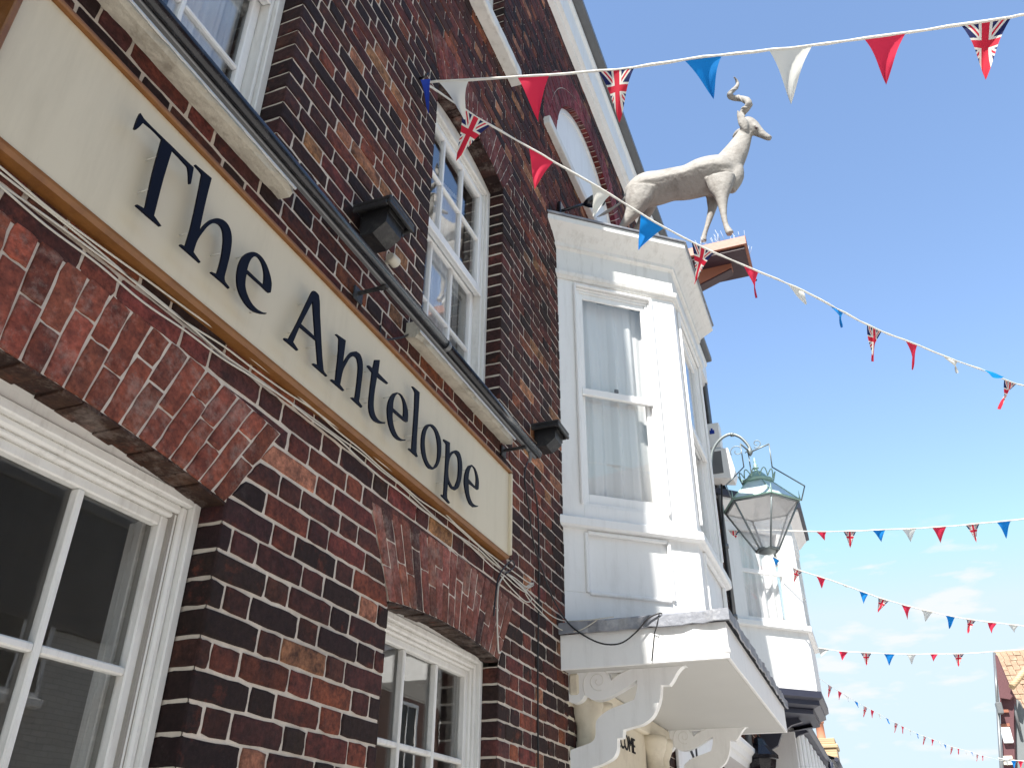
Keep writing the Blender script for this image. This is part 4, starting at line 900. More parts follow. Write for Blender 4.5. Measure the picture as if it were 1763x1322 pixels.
mb = MB(); mb.prism([(by+.004, lz-.036), (-.80, lz-.151), (-.1, lz-.191), (-.1, lz-.205), (-.80, lz-.165), (by+.004, lz-.05)], PX0+.18, PX0+.27, lambda p, q, d: (d, p, q)); obj('beam_shade_strip', mb, 'dark_brown_and_shade', pl)  # added strip, dark coloured to stand for shade beneath the beam
mb = MB(); rr = random.Random(9)
for k in range(70):
    yy = rr.uniform(yf+.0, -.72); xx = PX0+rr.choice([.02, .1, .3, .4])+rr.uniform(-.02, .02); tx, ty = rr.uniform(-.05, .05), rr.uniform(-.05, .05)
    mb.tube([(xx, yy, ztop-.002), (xx+tx, yy+ty, ztop+rr.uniform(.06, .11))], .0013, 4)
mb.box((PX0+.09, yf+.02, ztop+.001), (PX0+.11, -.7, ztop+.008), .001); mb.box((PX0+.3, yf+.02, ztop+.001), (PX0+.32, -.7, ztop+.008), .001)
obj('bird_spikes', mb, 'spike_plastic', pl)
mb = MB(); mb.tube([(PX1-.02, yf+.03, ztop-.12), (PX1+.03, yf-.01, ztop-.135)], .010, 6); obj('hook', mb, 'dark_brown_and_shade', pl)

# ------------------------------------------------------------------ antelope statue
AX = 5.76
an = thing('antelope_statue', 'silver grey painted antelope statue with one spiral horn standing above the white bay', 'statue', (AX, -.65, ztop))
def ap(u, v, dx=0.): return atx(u, v, AX+dx)
bm_parts = MB()
def ell_tube(pts, n=18, pinch=0.):
    """pts: (center, radius_x, radius_perp) blended as an elliptic-section tube in the y-z plane"""
    mb = bm_parts; C_ = [Vector(p[0]) for p in pts]; vs = []
    for i, (c, rx, rp) in enumerate(pts):
        a = C_[max(i-1, 0)]; b = C_[min(i+1, len(C_)-1)]; T = (b-a).normalized(); Xd = (X-T*X.dot(T)).normalized(); Pd = T.cross(Xd)
        for k in range(n):
            t = 2*math.pi*k/n; sn = math.sin(t)*(-1 if Pd.z < 0 else 1); vs.append(Vector(c)+Xd*math.cos(t)*rx*(1-pinch*max(0, -sn))+Pd*math.sin(t)*rp)
    m = len(pts)
    mb.raw(vs, [(i*n+k, i*n+(k+1) % n, (i+1)*n+(k+1) % n, (i+1)*n+k) for i in range(m-1) for k in range(n)])
    mb.face(vs[:n][::-1]); mb.face(vs[-n:])
def dense(pts, n=5):
    P = [Vector((*Vector(p[0]), )) for p in pts]; S_ = smooth_path(P, n); R = smooth_path([Vector((p[1], p[2], 0)) for p in pts], n)
    return [(a, b.x, b.y) for a, b in zip(S_, R)]
# trunk: rump -> loin -> belly -> ribs -> chest
trunk = [((1083, 345), .06, .08), ((1093, 338), .12, .14), ((1112, 330), .15, .185), ((1135, 326), .150, .18), ((1160, 320), .150, .168), ((1185, 317), .165, .175), ((1212, 308), .175, .195), ((1237, 301), .155, .19), ((1255, 299), .12, .165), ((1266, 299), .06, .11)]
ell_tube(dense([(ap(*p), rx, rp) for p, rx, rp in trunk], 4), 24, .62)
neck = [((1238, 306), .12, .17), ((1253, 284), .095, .14), ((1267, 262), .078, .112), ((1277, 243), .062, .085), ((1284, 227), .054, .062), ((1289, 213), .05, .05)]
ell_tube(dense([(ap(*p), rx, rp) for p, rx, rp in neck], 4), 20)
head = [((1279, 210), .035, .035), ((1286, 212), .058, .062), ((1295, 219), .058, .066), ((1304, 226), .046, .05), ((1313, 232), .034, .036), ((1321, 236.5), .03, .029), ((1327, 239), .022, .021)]
ell_tube(dense([(ap(*p), rx, rp) for p, rx, rp in head], 4), 18)
# withers and brisket fill
ell_tube(dense([(ap(1266, 280), .05, .06), (ap(1265, 305), .07, .08), (ap(1255, 328), .05, .06)], 4), 14)
def leg(P, dx0, dx1):
    n = len(P); ell_tube(dense([(ap(u, v, dx0+(dx1-dx0)*i/(n-1)), r, r2) for i, (u, v, r, r2) in enumerate(P)], 4), 14)
# forelegs (near, far), hind legs (near, far); the last two are the hooves
leg([(1240, 305, .07, .13), (1241, 325, .065, .10), (1243, 342, .045, .055), (1245, 362, .029, .033), (1247, 376, .023, .026), (1250, 388, .021, .024), (1254, 397, .026, .03), (1258, 403, .03, .034)], -.09, -.10)
leg([(1232, 322, .06, .09), (1228, 345, .045, .06), (1226, 360, .032, .04), (1221, 378, .026, .028), (1216, 394, .021, .022), (1212, 407, .022, .024), (1211, 416, .026, .03)], .10, .08)
hz = ztop
def hind(P, dx, foot_y):
    pts = [(ap(u, v, dx), r, r2) for u, v, r, r2 in P]
    p = pts[-1][0]; pts += [(Vector((AX+dx, p.y*.5+foot_y*.5, (p.z+hz)/2)), .023, .025), (Vector((AX+dx, foot_y, hz+.07)), .023, .025), (Vector((AX+dx, foot_y-.02, hz+.012)), .028, .035)]
    ell_tube(dense(pts, 4), 14)
hind([(1105, 325, .09, .14), (1099, 345, .085, .125), (1092, 362, .062, .085), (1081, 378, .042, .05), (1071, 391, .030, .033), (1066, 403, .025, .028)], -.085, atx(1070, 430, AX).y)
hind([(1118, 335, .08, .10), (1116, 352, .065, .085), (1111, 370, .045, .055), (1101, 388, .03, .034), (1093, 402, .025, .027)], .10, atx(1090, 430, AX).y)
# tail
ell_tube(dense([(ap(1084, 330, 0), .022, .022), (ap(1075, 343, 0), .017, .017), (ap(1062, 354, 0), .013, .013), (ap(1045, 365, 0), .017, .019), (ap(1034, 371, 0), .012, .013), (ap(1026, 375, 0), .004, .005)], 4), 10)
# ears as tapered leaf shapes
def ear(P, dx0, dx1):
    n = len(P); ell_tube(dense([(ap(u, v, dx0+(dx1-dx0)*i/(n-1)), r, r2) for i, (u, v, r, r2) in enumerate(P)], 4), 10)
ear([(1285, 226, .018, .018), (1281, 216, .026, .042), (1276.5, 206, .022, .038), (1272, 196, .014, .020), (1269.5, 190, .006, .007)], -.055, -.10)
ear([(1279, 222, .016, .018), (1271, 227, .02, .028), (1265, 233, .016, .022), (1261, 238, .007, .008)], .045, .10)
# brow, muzzle and eye bumps
ell_tube([(ap(1298, 214, -.052), .004, .004), (ap(1300, 217, -.054), .014, .012), (ap(1304, 220, -.05), .012, .010), (ap(1306, 222, -.047), .004, .004)], 8)
bmo = MB(); me = bpy.data.meshes.new('tmp_body'); me.from_pydata([tuple(v) for v in bm_parts.v], [], bm_parts.f); me.update()
tmp = bpy.data.objects.new('tmp_body', me); COL.objects.link(tmp)
rm = tmp.modifiers.new('r', 'REMESH'); rm.mode = 'VOXEL'; rm.voxel_size = .0085; rm.use_smooth_shade = True
smd = tmp.modifiers.new('s', 'SMOOTH'); smd.factor = .5; smd.iterations = 9
bpy.context.view_layer.update()
me2 = bpy.data.meshes.new_from_object(tmp.evaluated_get(bpy.context.evaluated_depsgraph_get()))
bpy.data.objects.remove(tmp); bpy.data.meshes.remove(me)
me2.transform(Matrix.Translation(-Vector(an.location))); me2.name = 'body'; me2.materials.clear(); me2.materials.append(MATS['statue_grey'])
for p in me2.polygons: p.use_smooth = True
bo = bpy.data.objects.new('body', me2); COL.objects.link(bo); bo.parent = an
H = [(1279, 205), (1277, 199), (1280, 193), (1286, 186), (1289, 180), (1287, 174), (1280, 171), (1272, 170), (1263, 169), (1258, 166), (1257, 162), (1262, 156), (1268, 150), (1270, 144), (1267, 137), (1263, 133)]
hr = [.026, .028, .031, .032, .031, .030, .028, .027, .026, .025, .022, .021, .019, .015, .010, .003]
pts = [ap(u, v, .03*math.sin(i*1.1)-.01) for i, (u, v) in enumerate(H)]; sp_ = smooth_path(pts, 5); sr = [v.x for v in smooth_path([Vector((r, 0, 0)) for r in hr], 5)]
mb = MB(); mb.tube(sp_, sr, 12)
# keel running round the horn
kp = []
for i, p in enumerate(sp_):
    a = i*.33; T = (sp_[min(i+1, len(sp_)-1)]-sp_[max(i-1, 0)]).normalized(); U_ = X.cross(T).normalized(); V_ = T.cross(U_)
    kp.append(p+(U_*math.cos(a)+V_*math.sin(a))*sr[i]*.85)
mb.tube(kp, [r*.38 for r in sr], 6); obj('horn', mb, 'statue_grey', an)
for s_ in (-1, 1):
    mb = MB(); c = ap(1302, 220.5, s_*.053); mb.lathe([(.001, -.011), (.008, -.007), (.011, 0), (.008, .007), (.001, .011)], (c.x, c.y, c.z), 10); obj('eye', mb, 'dark_brown_and_shade', an)

# ------------------------------------------------------------------ street lantern on wrought bracket
LX, LYY = 7.5, -.945
lan = thing('wall_lantern', 'hexagonal verdigris green glass lantern hanging from a curved iron bracket beyond the bay', 'lantern', (LX, LYY, 4.05))
def hexp(r, z, n=6, rot=.38): return [Vector((LX+r*math.cos(rot+2*math.pi*k/n), LYY+r*math.sin(rot+2*math.pi*k/n), z)) for k in range(n)]
Rg, Rb, Rt = .330, .100, .130; zr, zb, zt_ = 4.47, 4.07, 4.70
mb = MB(); a, b = hexp(Rg-.006, zr), hexp(Rb-.004, zb)
for k in range(6): mb.face([a[k], a[(k+1) % 6], b[(k+1) % 6], b[k]])
obj('glass', mb, 'lantern_glass', lan, fixn=False)
mb = MB(); a, b, c = hexp(Rg, zr), hexp(Rb, zb), hexp(Rt, zt_)
for k in range(6):
    mb.tube([a[k], b[k]], .0085, 6); mb.tube([a[k], a[(k+1) % 6]], .011, 6); mb.tube([b[k], b[(k+1) % 6]], .011, 6)
mb.lathe([(.02, -.03), (.06, -.02), (.085, 0)], (LX, LYY, zb), 12)
obj('cage', mb, 'lantern_iron', lan)
mb = MB(); a = hexp(Rg+.012, zr+.012)
for k in range(6):
    mb.face([a[k], a[(k+1) % 6], c[(k+1) % 6], c[k]])
roofo = obj('lantern_roof', mb, 'verdigris', lan, fixn=False)
mb = MB(); a_in, c_in = hexp(Rg-.02, zr-.004), hexp(Rt-.01, zt_-.03)
for k in range(6): mb.face([a_in[k], a_in[(k+1) % 6], c_in[(k+1) % 6], c_in[k]])
mb.face(c_in); obj('reflector', mb, 'white_paint', lan, fixn=False)  # white inner cone added under the roof so the glass looks paler
mb = MB(); a6 = hexp(Rg+.014, zr+.014)
for k in range(6):
    mb.tube([a6[k], c[k]], .006, 5); mb.tube([a6[k], a6[(k+1) % 6]], .010, 6); mb.tube([a6[k], a6[k]+Vector((0, 0, .085))], [.008, .001], 5)
mb.lathe([(Rt+.01, 0), (Rt+.01, .03), (Rt-.02, .035), (.09, .07), (.05, .115), (.015, .135), (.015, .15), (.03, .16), (.01, .175), (.022, .19), (.006, .21), (.012, .225), (.003, .27)], (LX, LYY, zt_), 12)
for k in range(12):
    a0 = 2*math.pi*k/12; P_ = []
    for j in range(7):
        tt = j/6; aa = a0+(tt-.5)*.52; hgt = math.sin(tt*math.pi)*.07; rr_ = Rt+.015+math.sin(tt*math.pi)*.02; P_.append((LX+rr_*math.cos(aa), LYY+rr_*math.sin(aa), zt_+.03+hgt))
    mb.tube(P_, .0055, 5)
obj('crown', mb, 'lantern_green', lan)
mb = MB(); J = Vector((LX, LYY+.03, 5.03))
for k in (0, 2, 4):
    h0 = hexp(.155, 5.075)[k]; h1 = hexp(.15, 4.84)[k]; h2 = hexp(.405, 4.60)[k]; h3 = hexp(.355, 4.47)[k]
    mb.tube([J, h0], .008, 6); mb.tube([h0, h1], .006, 6); mb.tube([h1, h2], .006, 6); mb.tube([h2, h3], .006, 6)
mb.lathe([(.005, -.04), (.02, -.02), (.028, 0), (.02, .025), (.01, .05)], (J.x, J.y, J.z), 10)
obj('hanger', mb, 'lantern_iron', lan)
arcp = [(LX, -.004, 4.42), (LX, -.2, 4.44), (LX, -.42, 4.60), (LX, -.525, 4.85), (LX, -.545, 4.97), (LX, -.575, 5.10), (LX, -.65, 5.20), (LX, -.75, 5.245), (LX, -.84, 5.205), (LX, -.90, 5.12), (LX, -.925, 5.05)]
mb = MB(); mb.tube(smooth_path(arcp, 6), .014, 10); mb.tube([(LX, -.76, 5.24), (LX, -.79, 5.236)], .02, 10)
def scroll(cy_, cz_, r, s, a0):
    P_ = [(LX, cy_+s*(r*(1-i/30*.8))*math.cos(a0+i*.27), cz_+(r*(1-i/30*.8))*math.sin(a0+i*.27)) for i in range(28)]
    mb.tube(P_, .0045, 5)
scroll(-.80, 5.06, .065, 1, -.5); scroll(-.985, 5.11, .045, -1, -2.2)
mb.tube([(LX, -.925, 5.07), (LX, -.87, 5.03)], .005, 5)
mb.box((LX-.03, -.012, 4.32), (LX+.03, -.001, 4.52), .003)
obj('bracket', mb, 'lantern_iron', lan)

# ------------------------------------------------------------------ alarm boxes at the building end
ab = thing('alarm_box', 'white alarm box with dark blue emblem on the far corner of the inn', 'alarm box', (11.6, -.12, 7.0))
mb = MB(); mb.box((11.50, -.215, 7.02), (11.72, -.012, 7.42), .012); obj('casing', mb, 'white_paint', ab)
mb = MB(); mb.box((11.494, -.14, 7.24), (11.4995, -.07, 7.30), .001); mb.box((11.494, -.118, 7.3005), (11.4995, -.092, 7.33), .001); obj('emblem', mb, 'flag_deep_blue', ab)
fl = thing('facade_lamp', 'white boxy wall lamp below the alarm box on the far corner', 'wall lamp', (11.6, -.12, 6.7))
mb = MB(); mb.prism([(-.02, 7.0), (-.30, 6.98), (-.36, 6.62), (-.32, 6.50), (-.02, 6.55)], 11.5, 11.78, lambda p, q, d: (d, p, q)); obj('casing', mb, 'white_paint', fl)
mb = MB(); mb.box((11.494, -.2, 6.60), (11.499, -.05, 6.95), .002); obj('side_plate', mb, 'grey_metal', fl)
dp = thing('downpipe', 'dark downpipe and cables on the far corner of the inn', 'drainpipe', (11.8, -.05, 3))
mb = MB(); mb.tube([(11.85, -.05, 2.9), (11.85, -.05, 7.2), (11.85, -.04, 8.6)], .038, 12)
for z in (4.6, 5.6, 6.6): mb.tube([(11.85, -.05, z), (11.85, -.05, z+.06)], .05, 12)
obj('pipe', mb, 'grey_metal', dp)
mb = MB(); mb.tube(smooth_path([(11.75, -.03, 3), (11.77, -.06, 4), (11.73, -.05, 5), (11.78, -.07, 6), (11.74, -.12, 6.6), (11.76, -.05, 7)], 5), .012, 6); mb.tube(smooth_path([(11.72, -.03, 3), (11.70, -.05, 4.4), (11.76, -.06, 5.3), (11.70, -.05, 6.4)], 5), .010, 6)
obj('clipped_cable', mb, 'cable_black', dp)

# ------------------------------------------------------------------ neighbour with the second oriel
nb_ = thing('oriel_house', 'neighbouring house with a white oriel bay over a black moulded base', 'house', (14, 0, 0))
NY = -.02
mb = MB(); wall_cells(mb, 12.0, 16.4, 2.25, 6.75, NY, [(0, 2.6, lambda z: 9.3, lambda z: 12.7, False), circ(11.0, 2.6, 1.7)], .1)
obj('wall', mb, ['brick', 'mortar'], nb_, fixn=False)
mb = MB(); mb.box((12.02, .02, 2.6), (26, 7, 6.75), .01); mb.box((12.75, .02, 0), (26, 7, 2.6), .01)
obj('house_body', mb, 'mid_brick', nb_)
mb = MB(); mb.face([(12.0, -.1, 6.76), (26, -.1, 6.76), (26, 3.5, 8.6), (12.0, 3.5, 8.6)]); mb.face([(12.0, 3.5, 8.6), (26, 3.5, 8.6), (26, 7, 6.76), (12.0, 7, 6.76)]); mb.face([(12, -.1, 6.76), (12, 7, 6.76), (12, 3.5, 8.6)]); obj('roof', mb, 'slate_roof', nb_)
B0 = Vector((12.02, NY, 0)); B1 = Vector((12.86, -.925, 0)); B2 = Vector((14.2, -.925, 0)); B3 = Vector((15.05, NY, 0))
e1 = (B1-B0).normalized(); m1 = Vector((-abs(e1.y), -abs(e1.x), 0)).normalized(); e3 = (B3-B2).normalized(); m3 = Vector((abs(e3.y), -abs(e3.x), 0)).normalized()
QP = [B0, B1, B2, B3]; QD = [Vector((-1/abs(m1.x), 0, 0)), mitre(m1, Vector((0, -1, 0))), mitre(Vector((0, -1, 0)), m3), Vector((1/abs(m3.x), 0, 0))]
ori = obj('oriel', MB().sweep([(-.06, 3.78), (0, 3.78), (0, 4.62), (-.06, 4.62)], QP, QD), 'white_paint', nb_)
LL = (B1-B0).length; LM = (B2-B1).length
def ori_side(fr, L, w0, w1, sd):
    mb = MB(); mb.box((0, -.08, 4.62), (w0, 0, 6.10), .006, fr); mb.box((w1, -.08, 4.62), (L, 0, 6.10), .006, fr); mb.box((w0, -.08, 6.0), (w1, -.002, 6.10), .005, fr); mb.box((w0, -.08, 4.62), (w1, -.002, 4.72), .005, fr)
    mb.box((w0, -.05, 5.36), (w1, -.015, 5.42), .004, fr)
    obj('sash_frame', mb, 'white_paint', ori)
    mb = MB(); mb.box((w0, -.06, 4.72), (w1, -.055, 6.0), .0005, fr); obj('pane', mb, 'window_glass', ori)
    curtain(fpt(fr, w0-.03, -.15), fpt(fr, w1+.03, -.15), 4.65, 6.0, .03, 6, 'net_curtain', ori, 0, sd, n=100)
ori_side((B0, e1, m1, Z), LL, .26, LL-.28, 31); ori_side((B1, X, Vector((0, -1, 0)), Z), LM, .2, LM-.2, 32)
mb = MB(); mb.sweep([(-.02, 4.57), (.05, 4.575), (.06, 4.59), (.06, 4.65), (.04, 4.665), (-.02, 4.67)], QP, QD); obj('oriel_sill', mb, 'white_paint', ori)
mb = MB(); mb.sweep([(-.06, 6.10), (.01, 6.10), (.015, 6.22), (.05, 6.25), (.12, 6.34), (.15, 6.36), (.15, 6.40), (-.06, 6.40)], QP, QD); obj('oriel_cornice', mb, 'white_paint', ori)
mb = MB(); up = [Vector((p.x, p.y, 6.50))+d*.20 for p, d in zip(QP, QD)]; lo = [Vector((p.x, p.y, 6.405))+d*.20 for p, d in zip(QP, QD)]; mb.face(up); mb.face(lo)
for a, b, c, d in zip(up[:-1], up[1:], lo[1:], lo[:-1]): mb.face([a, b, c, d])
obj('oriel_roof', mb, 'dark_soffit', ori)
mb = MB(); mb.sweep([(-.2, 3.50), (-.10, 3.50), (-.10, 3.56), (.0, 3.60), (.0, 3.66), (.05, 3.69), (.05, 3.775), (-.2, 3.78)], QP, QD)
lo = [Vector((p.x, p.y, 3.55))-d*.08 for p, d in zip(QP, QD)]; mb.face(lo)
obj('oriel_base', mb, 'dark_soffit', ori)
mb = MB(); P_ = [(0, 3.55), (-.55, 3.55), (-.6, 3.45), (-.45, 3.38), (-.3, 3.2), (-.22, 2.9), (-.1, 2.8), (0, 2.75)]
P_ = [(a_*1.0, 3.55-(3.55-b_)*.55) for a_, b_ in P_]
for x_ in (13.5, 14.6):
    mb = MB(); mb.prism(P_, x_, x_+.1, lambda p, q, d: (d, NY+p, q)); obj('oriel_bracket', mb, 'dark_soffit', ori)

# white panelled shopfront beyond, with lead edge and gutter
SY = -.42
sh = thing('shopfront_house', 'white panelled shop building with a dark gutter beyond the oriel', 'shop', (20, SY, 0))
s0 = 14.5
mb = MB(); mb.box((s0, SY, 0), (27, .02, 3.72), .01)
for k in range(12):
    xk = s0+.15+k*.9; mb.box((xk, SY-.05, 0), (xk+.22, SY-.001, 3.66), .02)
obj('panelled_wall', mb, 'white_paint', sh)
mb = MB(); mb.sweep([(-.1, 3.74), (.10, 3.74), (.14, 3.78), (.14, 3.84), (-.1, 3.88)], [(s0-.02, SY, 0), (27, SY, 0)], [(0, -1, 0)]*2); obj('gutter', mb, 'dark_soffit', sh)
mb = MB(); mb.tube([(21.4, SY-.1, 0), (21.4, SY-.1, 3.5), (21.4, SY-.16, 3.75)], .05, 8); obj('downpipe', mb, 'dark_soffit', sh)
bl = thing('wall_lantern', 'small black lantern low on the brick beside the coach arch', 'lantern', (13.1, -.1, 2.9))
c = aty(1311, 1315, -.15); bl.location = c
mb = MB(); mb.lathe([(.03, .32), (.06, .30), (.10, .22), (.22, .10), (.22, .06), (.19, .05), (.12, -.3), (.1, -.32)], (c.x, c.y, c.z), 8, sm=False); obj('lamp_case', mb, 'black_metal', bl)
mb = MB(); mb.tube([(c.x, c.y, c.z+.3), (c.x, c.y, c.z+.42), (c.x, -.0, c.z+.36)], .02, 6); obj('arm', mb, 'black_metal', bl)

# far gabled house with chimney
fh = thing('chimney_house', 'distant yellowish brick house end with a chimney and two clay pots', 'house', (31, 0, 0))
q = lambda u, v, x=31.: atx(u, v, x)
a = q(1406, 1290); b = q(1441, 1290); t = q(1420, 1288).z
mb = MB(); mb.box((30.9, b.y, 0), (32.0, a.y, t), .02); mb.box((30.85, b.y-.05, t+.001), (32.05, a.y+.05, t+.12), .02); mb.box((30.92, b.y+.02, t+.121), (31.9, a.y-.02, t+.3), .02); ch = obj('chimney', mb, 'yellow_brick', fh)
for yy in (a.y-.18, b.y+.42):
    mb = MB(); mb.lathe([(.15, 0), (.13, .06), (.12, .5), (.15, .52), (.15, .58)], (31.4, yy, t+.3), 10); obj('chimney_pot', mb, 'pot_clay', ch)
mb = MB(); mb.box((31.2, .6, 0), (40, 8, t-1.2), .02); mb.box((30.95, b.y-.2, 0), (40, .6, t-1.6), .02); obj('wall', mb, 'yellow_brick', fh)
mb = MB(); p0 = q(1400, 1283, 29.8); p1 = q(1438, 1330, 29.8); mb.prism([(p0.y, p0.z-.02), (p1.y, p1.z), (p1.y, p1.z-.25), (p0.y, p0.z-.27)], 29.8, 30.4, lambda p, q_, d: (d, p, q_)); obj('roof_coping', mb, 'cream_paint', fh)
mb = MB(); aer = q(1416, 1262)
mb.tube([(30.5, a.y+.2, t-.6), (30.5, a.y+.2, t+1.0)], .02, 5)
for k in range(5): mb.tube([(30.5-.25, a.y+.2+(k-2)*.12, t+.95-(k % 2)*.02), (30.5+.25, a.y+.2+(k-2)*.12, t+.95)], .012, 4)
obj('aerial', mb, 'grey_metal', fh)
# row between the shop and the far house
tr = thing('terrace_house', 'low terraced house with a dark gutter between the shop and the chimney', 'house', (28.5, 0, 0))
mb = MB(); mb.box((27.05, -.35, 0), (30.7, 6, 4.4), .02); obj('wall', mb, 'white_paint', tr)
mb = MB(); mb.face([(27.0, -.5, 4.42), (30.75, -.5, 4.42), (30.75, 2.8, 5.6), (27.0, 2.8, 5.6)]); mb.face([(27.0, -.5, 4.38), (30.75, -.5, 4.38), (30.75, 6, 4.38), (27, 6, 4.38)]); obj('roof', mb, 'slate_roof', tr)
mb = MB(); mb.tube([(27, -.5, 4.38), (30.7, -.5, 4.38)], .06, 8); mb.tube([(30.4, -.42, 0), (30.4, -.42, 4.3)], .04, 8); obj('gutter', mb, 'dark_soffit', tr)

# ------------------------------------------------------------------ tiled house on the right
rh = thing('tiled_house', 'grey rendered house with a mottled orange tile roof at the right end of the street', 'house', (36, -6.5, 0))
RX = 35.0; g_ = lambda u, v, x=RX: atx(u, v, x)
ye = g_(1716, 1200).y; yv = g_(1741, 1200).y; zr1 = g_(1712, 1124).z; ze1 = g_(1742, 1192).z
# near end of a house on the bend of the street; it runs back to the right, out of sight
SK = .3
def hp(u, v, x=RX): q_ = atx(u, v, x); return (q_.y, q_.z)
sk = lambda p, q_, d: (d, p-(d-RX)*SK, q_)
mb = MB(); mb.prism([hp(1738, 1199), hp(1745, 1199), hp(1766, 1240), hp(1800, 1300), hp(1800, 1500), hp(1757, 1500), hp(1743, 1322)], RX+.6, RX+6, sk); obj('wall', mb, 'grey_render', rh)
mb = MB(); mb.prism([hp(1715, 1145), hp(1743, 1197), hp(1742, 1240), hp(1744, 1322), hp(1757, 1500), hp(1735, 1500), hp(1724, 1322), hp(1718, 1215)], RX+.3, RX+.58, sk)
sf = obj('street_front', mb, 'purple_brick', rh)
for v_ in (1222, 1246, 1302, 1312):
    mb = MB(); c_ = hp(1730+(v_-1222)*.08, v_); mb.box((RX+.2, c_[0]-.14, c_[1]-.05), (RX+.29, c_[0]+.14, c_[1]+.05), .01); obj('string_course', mb, 'cream_paint' if v_ > 1300 else 'brown_paint', sf)
mb = MB(); c_ = hp(1733, 1262); mb.box((RX+.15, c_[0]-.17, c_[1]-.28), (RX+.29, c_[0]+.13, c_[1]+.22), .02); mb.box((RX+.13, c_[0]-.05, c_[1]-.2), (RX+.149, c_[0]-.03, c_[1]+.16), .004); obj('window', mb, 'white_paint', sf)
mb = MB(); rnd = random.Random(4); rows = 22
for i in range(rows):
    v1_, v0_ = 1122+(1300-1122)*i/rows, 1122+(1300-1122)*(i+1)/rows
    x1_, x0_ = RX+2.2-2.2*i/rows, RX+2.2-2.2*(i+1)/rows
    def lft(v, x):
        u = 1711.5+(v-1124)*.44; return atx(u, v, x)
    A_, B_ = lft(v1_, x1_), lft(v0_, x0_); y_ = 0; k = 0
    mb.face([(x0_, B_.y, B_.z-.02), (x0_, B_.y-9, B_.z-.02), (x1_+.03, A_.y-9, A_.z), (x1_+.03, A_.y, A_.z)])
    while y_ < 7:
        w_ = .21*rnd.uniform(.85, 1.1); dx = rnd.uniform(.03, .08)
        mb.face([(x0_-dx, B_.y-y_, B_.z), (x0_-dx, B_.y-y_-w_, B_.z), (x1_-.03, A_.y-y_-w_, A_.z+.01), (x1_-.03, A_.y-y_, A_.z+.01)])
        mb.face([(x0_-dx, B_.y-y_, B_.z), (x0_-dx, B_.y-y_-w_, B_.z), (x0_-dx+.05, B_.y-y_-w_, B_.z-.03), (x0_-dx+.05, B_.y-y_, B_.z-.03)]); y_ += w_+.014
obj('tiled_roof', mb, 'tile_roof', rh, fixn=False)
mb = MB(); mb.prism([hp(1713, 1127), hp(1800, 1120), hp(1800, 1300), hp(1744, 1200)], RX+2.3, RX+6, sk); obj('roof_body', mb, 'slate_roof', rh)
mb = MB(); mb.tube([atx(1712, 1124, RX+1.2), atx(1717.5, 1213, RX+.1)], .055, 8); mb.tube([atx(1717.5, 1213, RX+.1), atx(1724, 1322, RX+.1), atx(1735, 1480, RX+.1)], .055, 8); mb.box((RX-.1, hp(1718, 1215)[0]-.13, hp(1718, 1215)[1]-.25), (RX+.2, hp(1718, 1215)[0]+.06, hp(1718, 1215)[1]+.12), .02); obj('downpipe', mb, 'grey_metal', rh)
mb = MB(); mb.prism([hp(1712.5, 1126), hp(1714.5, 1126), hp(1744, 1196), hp(1738, 1203), hp(1720, 1200)], RX+.05, RX+.25, sk); obj('bargeboard', mb, 'purple_brick', rh)
mb = MB(); mb.tube([atx(1742, 1182, RX-.15), atx(1775, 1140, RX+.7)], .11, 8); obj('hip_tile', mb, 'yellow_brick', rh)
mb = MB(); mb.tube([atx(1741, 1197, RX+.4), atx(1756, 1258, RX+.4)], .055, 6); obj('side_gutter', mb, 'grey_metal', rh)

# buildings across the street (seen in the window glass; they bounce daylight on to the inn)
for i, (xa, xb, h, m_, lab) in enumerate(((-14, 2, 7.0, 'mid_brick', 'red brick house across the street behind the viewer'), (2.2, 13, 6.2, 'white_brick_paint', 'white painted brick house across the street with a dark arch'), (13.2, 25, 7.2, 'mid_brick', 'plain brick house across the street beside the white one'))):
    t = thing('opposite_house', lab, 'house', ((xa+xb)/2, -9, 0))
    F = MB(); F.box((xa, -14, 0), (xb, -8.6, h if i != 1 else 4.5), .02); obj('wall', F, m_, t)
    if i == 1:
        F = MB(); F.box((xa, -14, 4.502), (xb, -8.5, h), .02)
        for q_ in range(8): F.box((xa, -8.5+.001, 4.55+q_*.2), (xb, -8.485, 4.57+q_*.2), .003)
        obj('slate_cladding', F, 'dark_slate', t)
    F = MB(); F.box((xa, -14.2, h), (xb, -8.45, h+.15), .02); F.face([(xa, -8.5, h+.16), (xb, -8.5, h+.16), (xb, -11.2, h+2.2), (xa, -11.2, h+2.2)]); obj('roof', F, 'slate_roof', t)
    k = xa+1.0
    while k < xb-1.2:
        F = MB(); F.box((k, -8.62, 3.6), (k+.9, -8.57, 5.1), .01); w_ = obj('window', F, 'dark_opening', t)
        F = MB(); frame4(F, k-.05, k+.95, 3.55, 5.15, .07, -8.566, -8.53); F.box((k+.43, -8.56, 3.62), (k+.47, -8.54, 5.08), .005); F.box((k-.1, -8.60, 3.44), (k+1., -8.45, 3.54), .01); obj('frame', F, 'white_paint', w_)
        k += 2.3
    F = MB(); cxm = (xa+xb)/2
    F.prism([(cxm-1, 0), (cxm-1, 2.0)]+[(cxm-math.cos(math.pi*j/14), 2+.9*math.sin(math.pi*j/14)) for j in range(1, 14)]+[(cxm+1, 2.0), (cxm+1, 0)], -8.6-.03, -8.55, lambda p, q_, d: (p, d, q_)); obj('doorway', F, 'dark_opening', t)

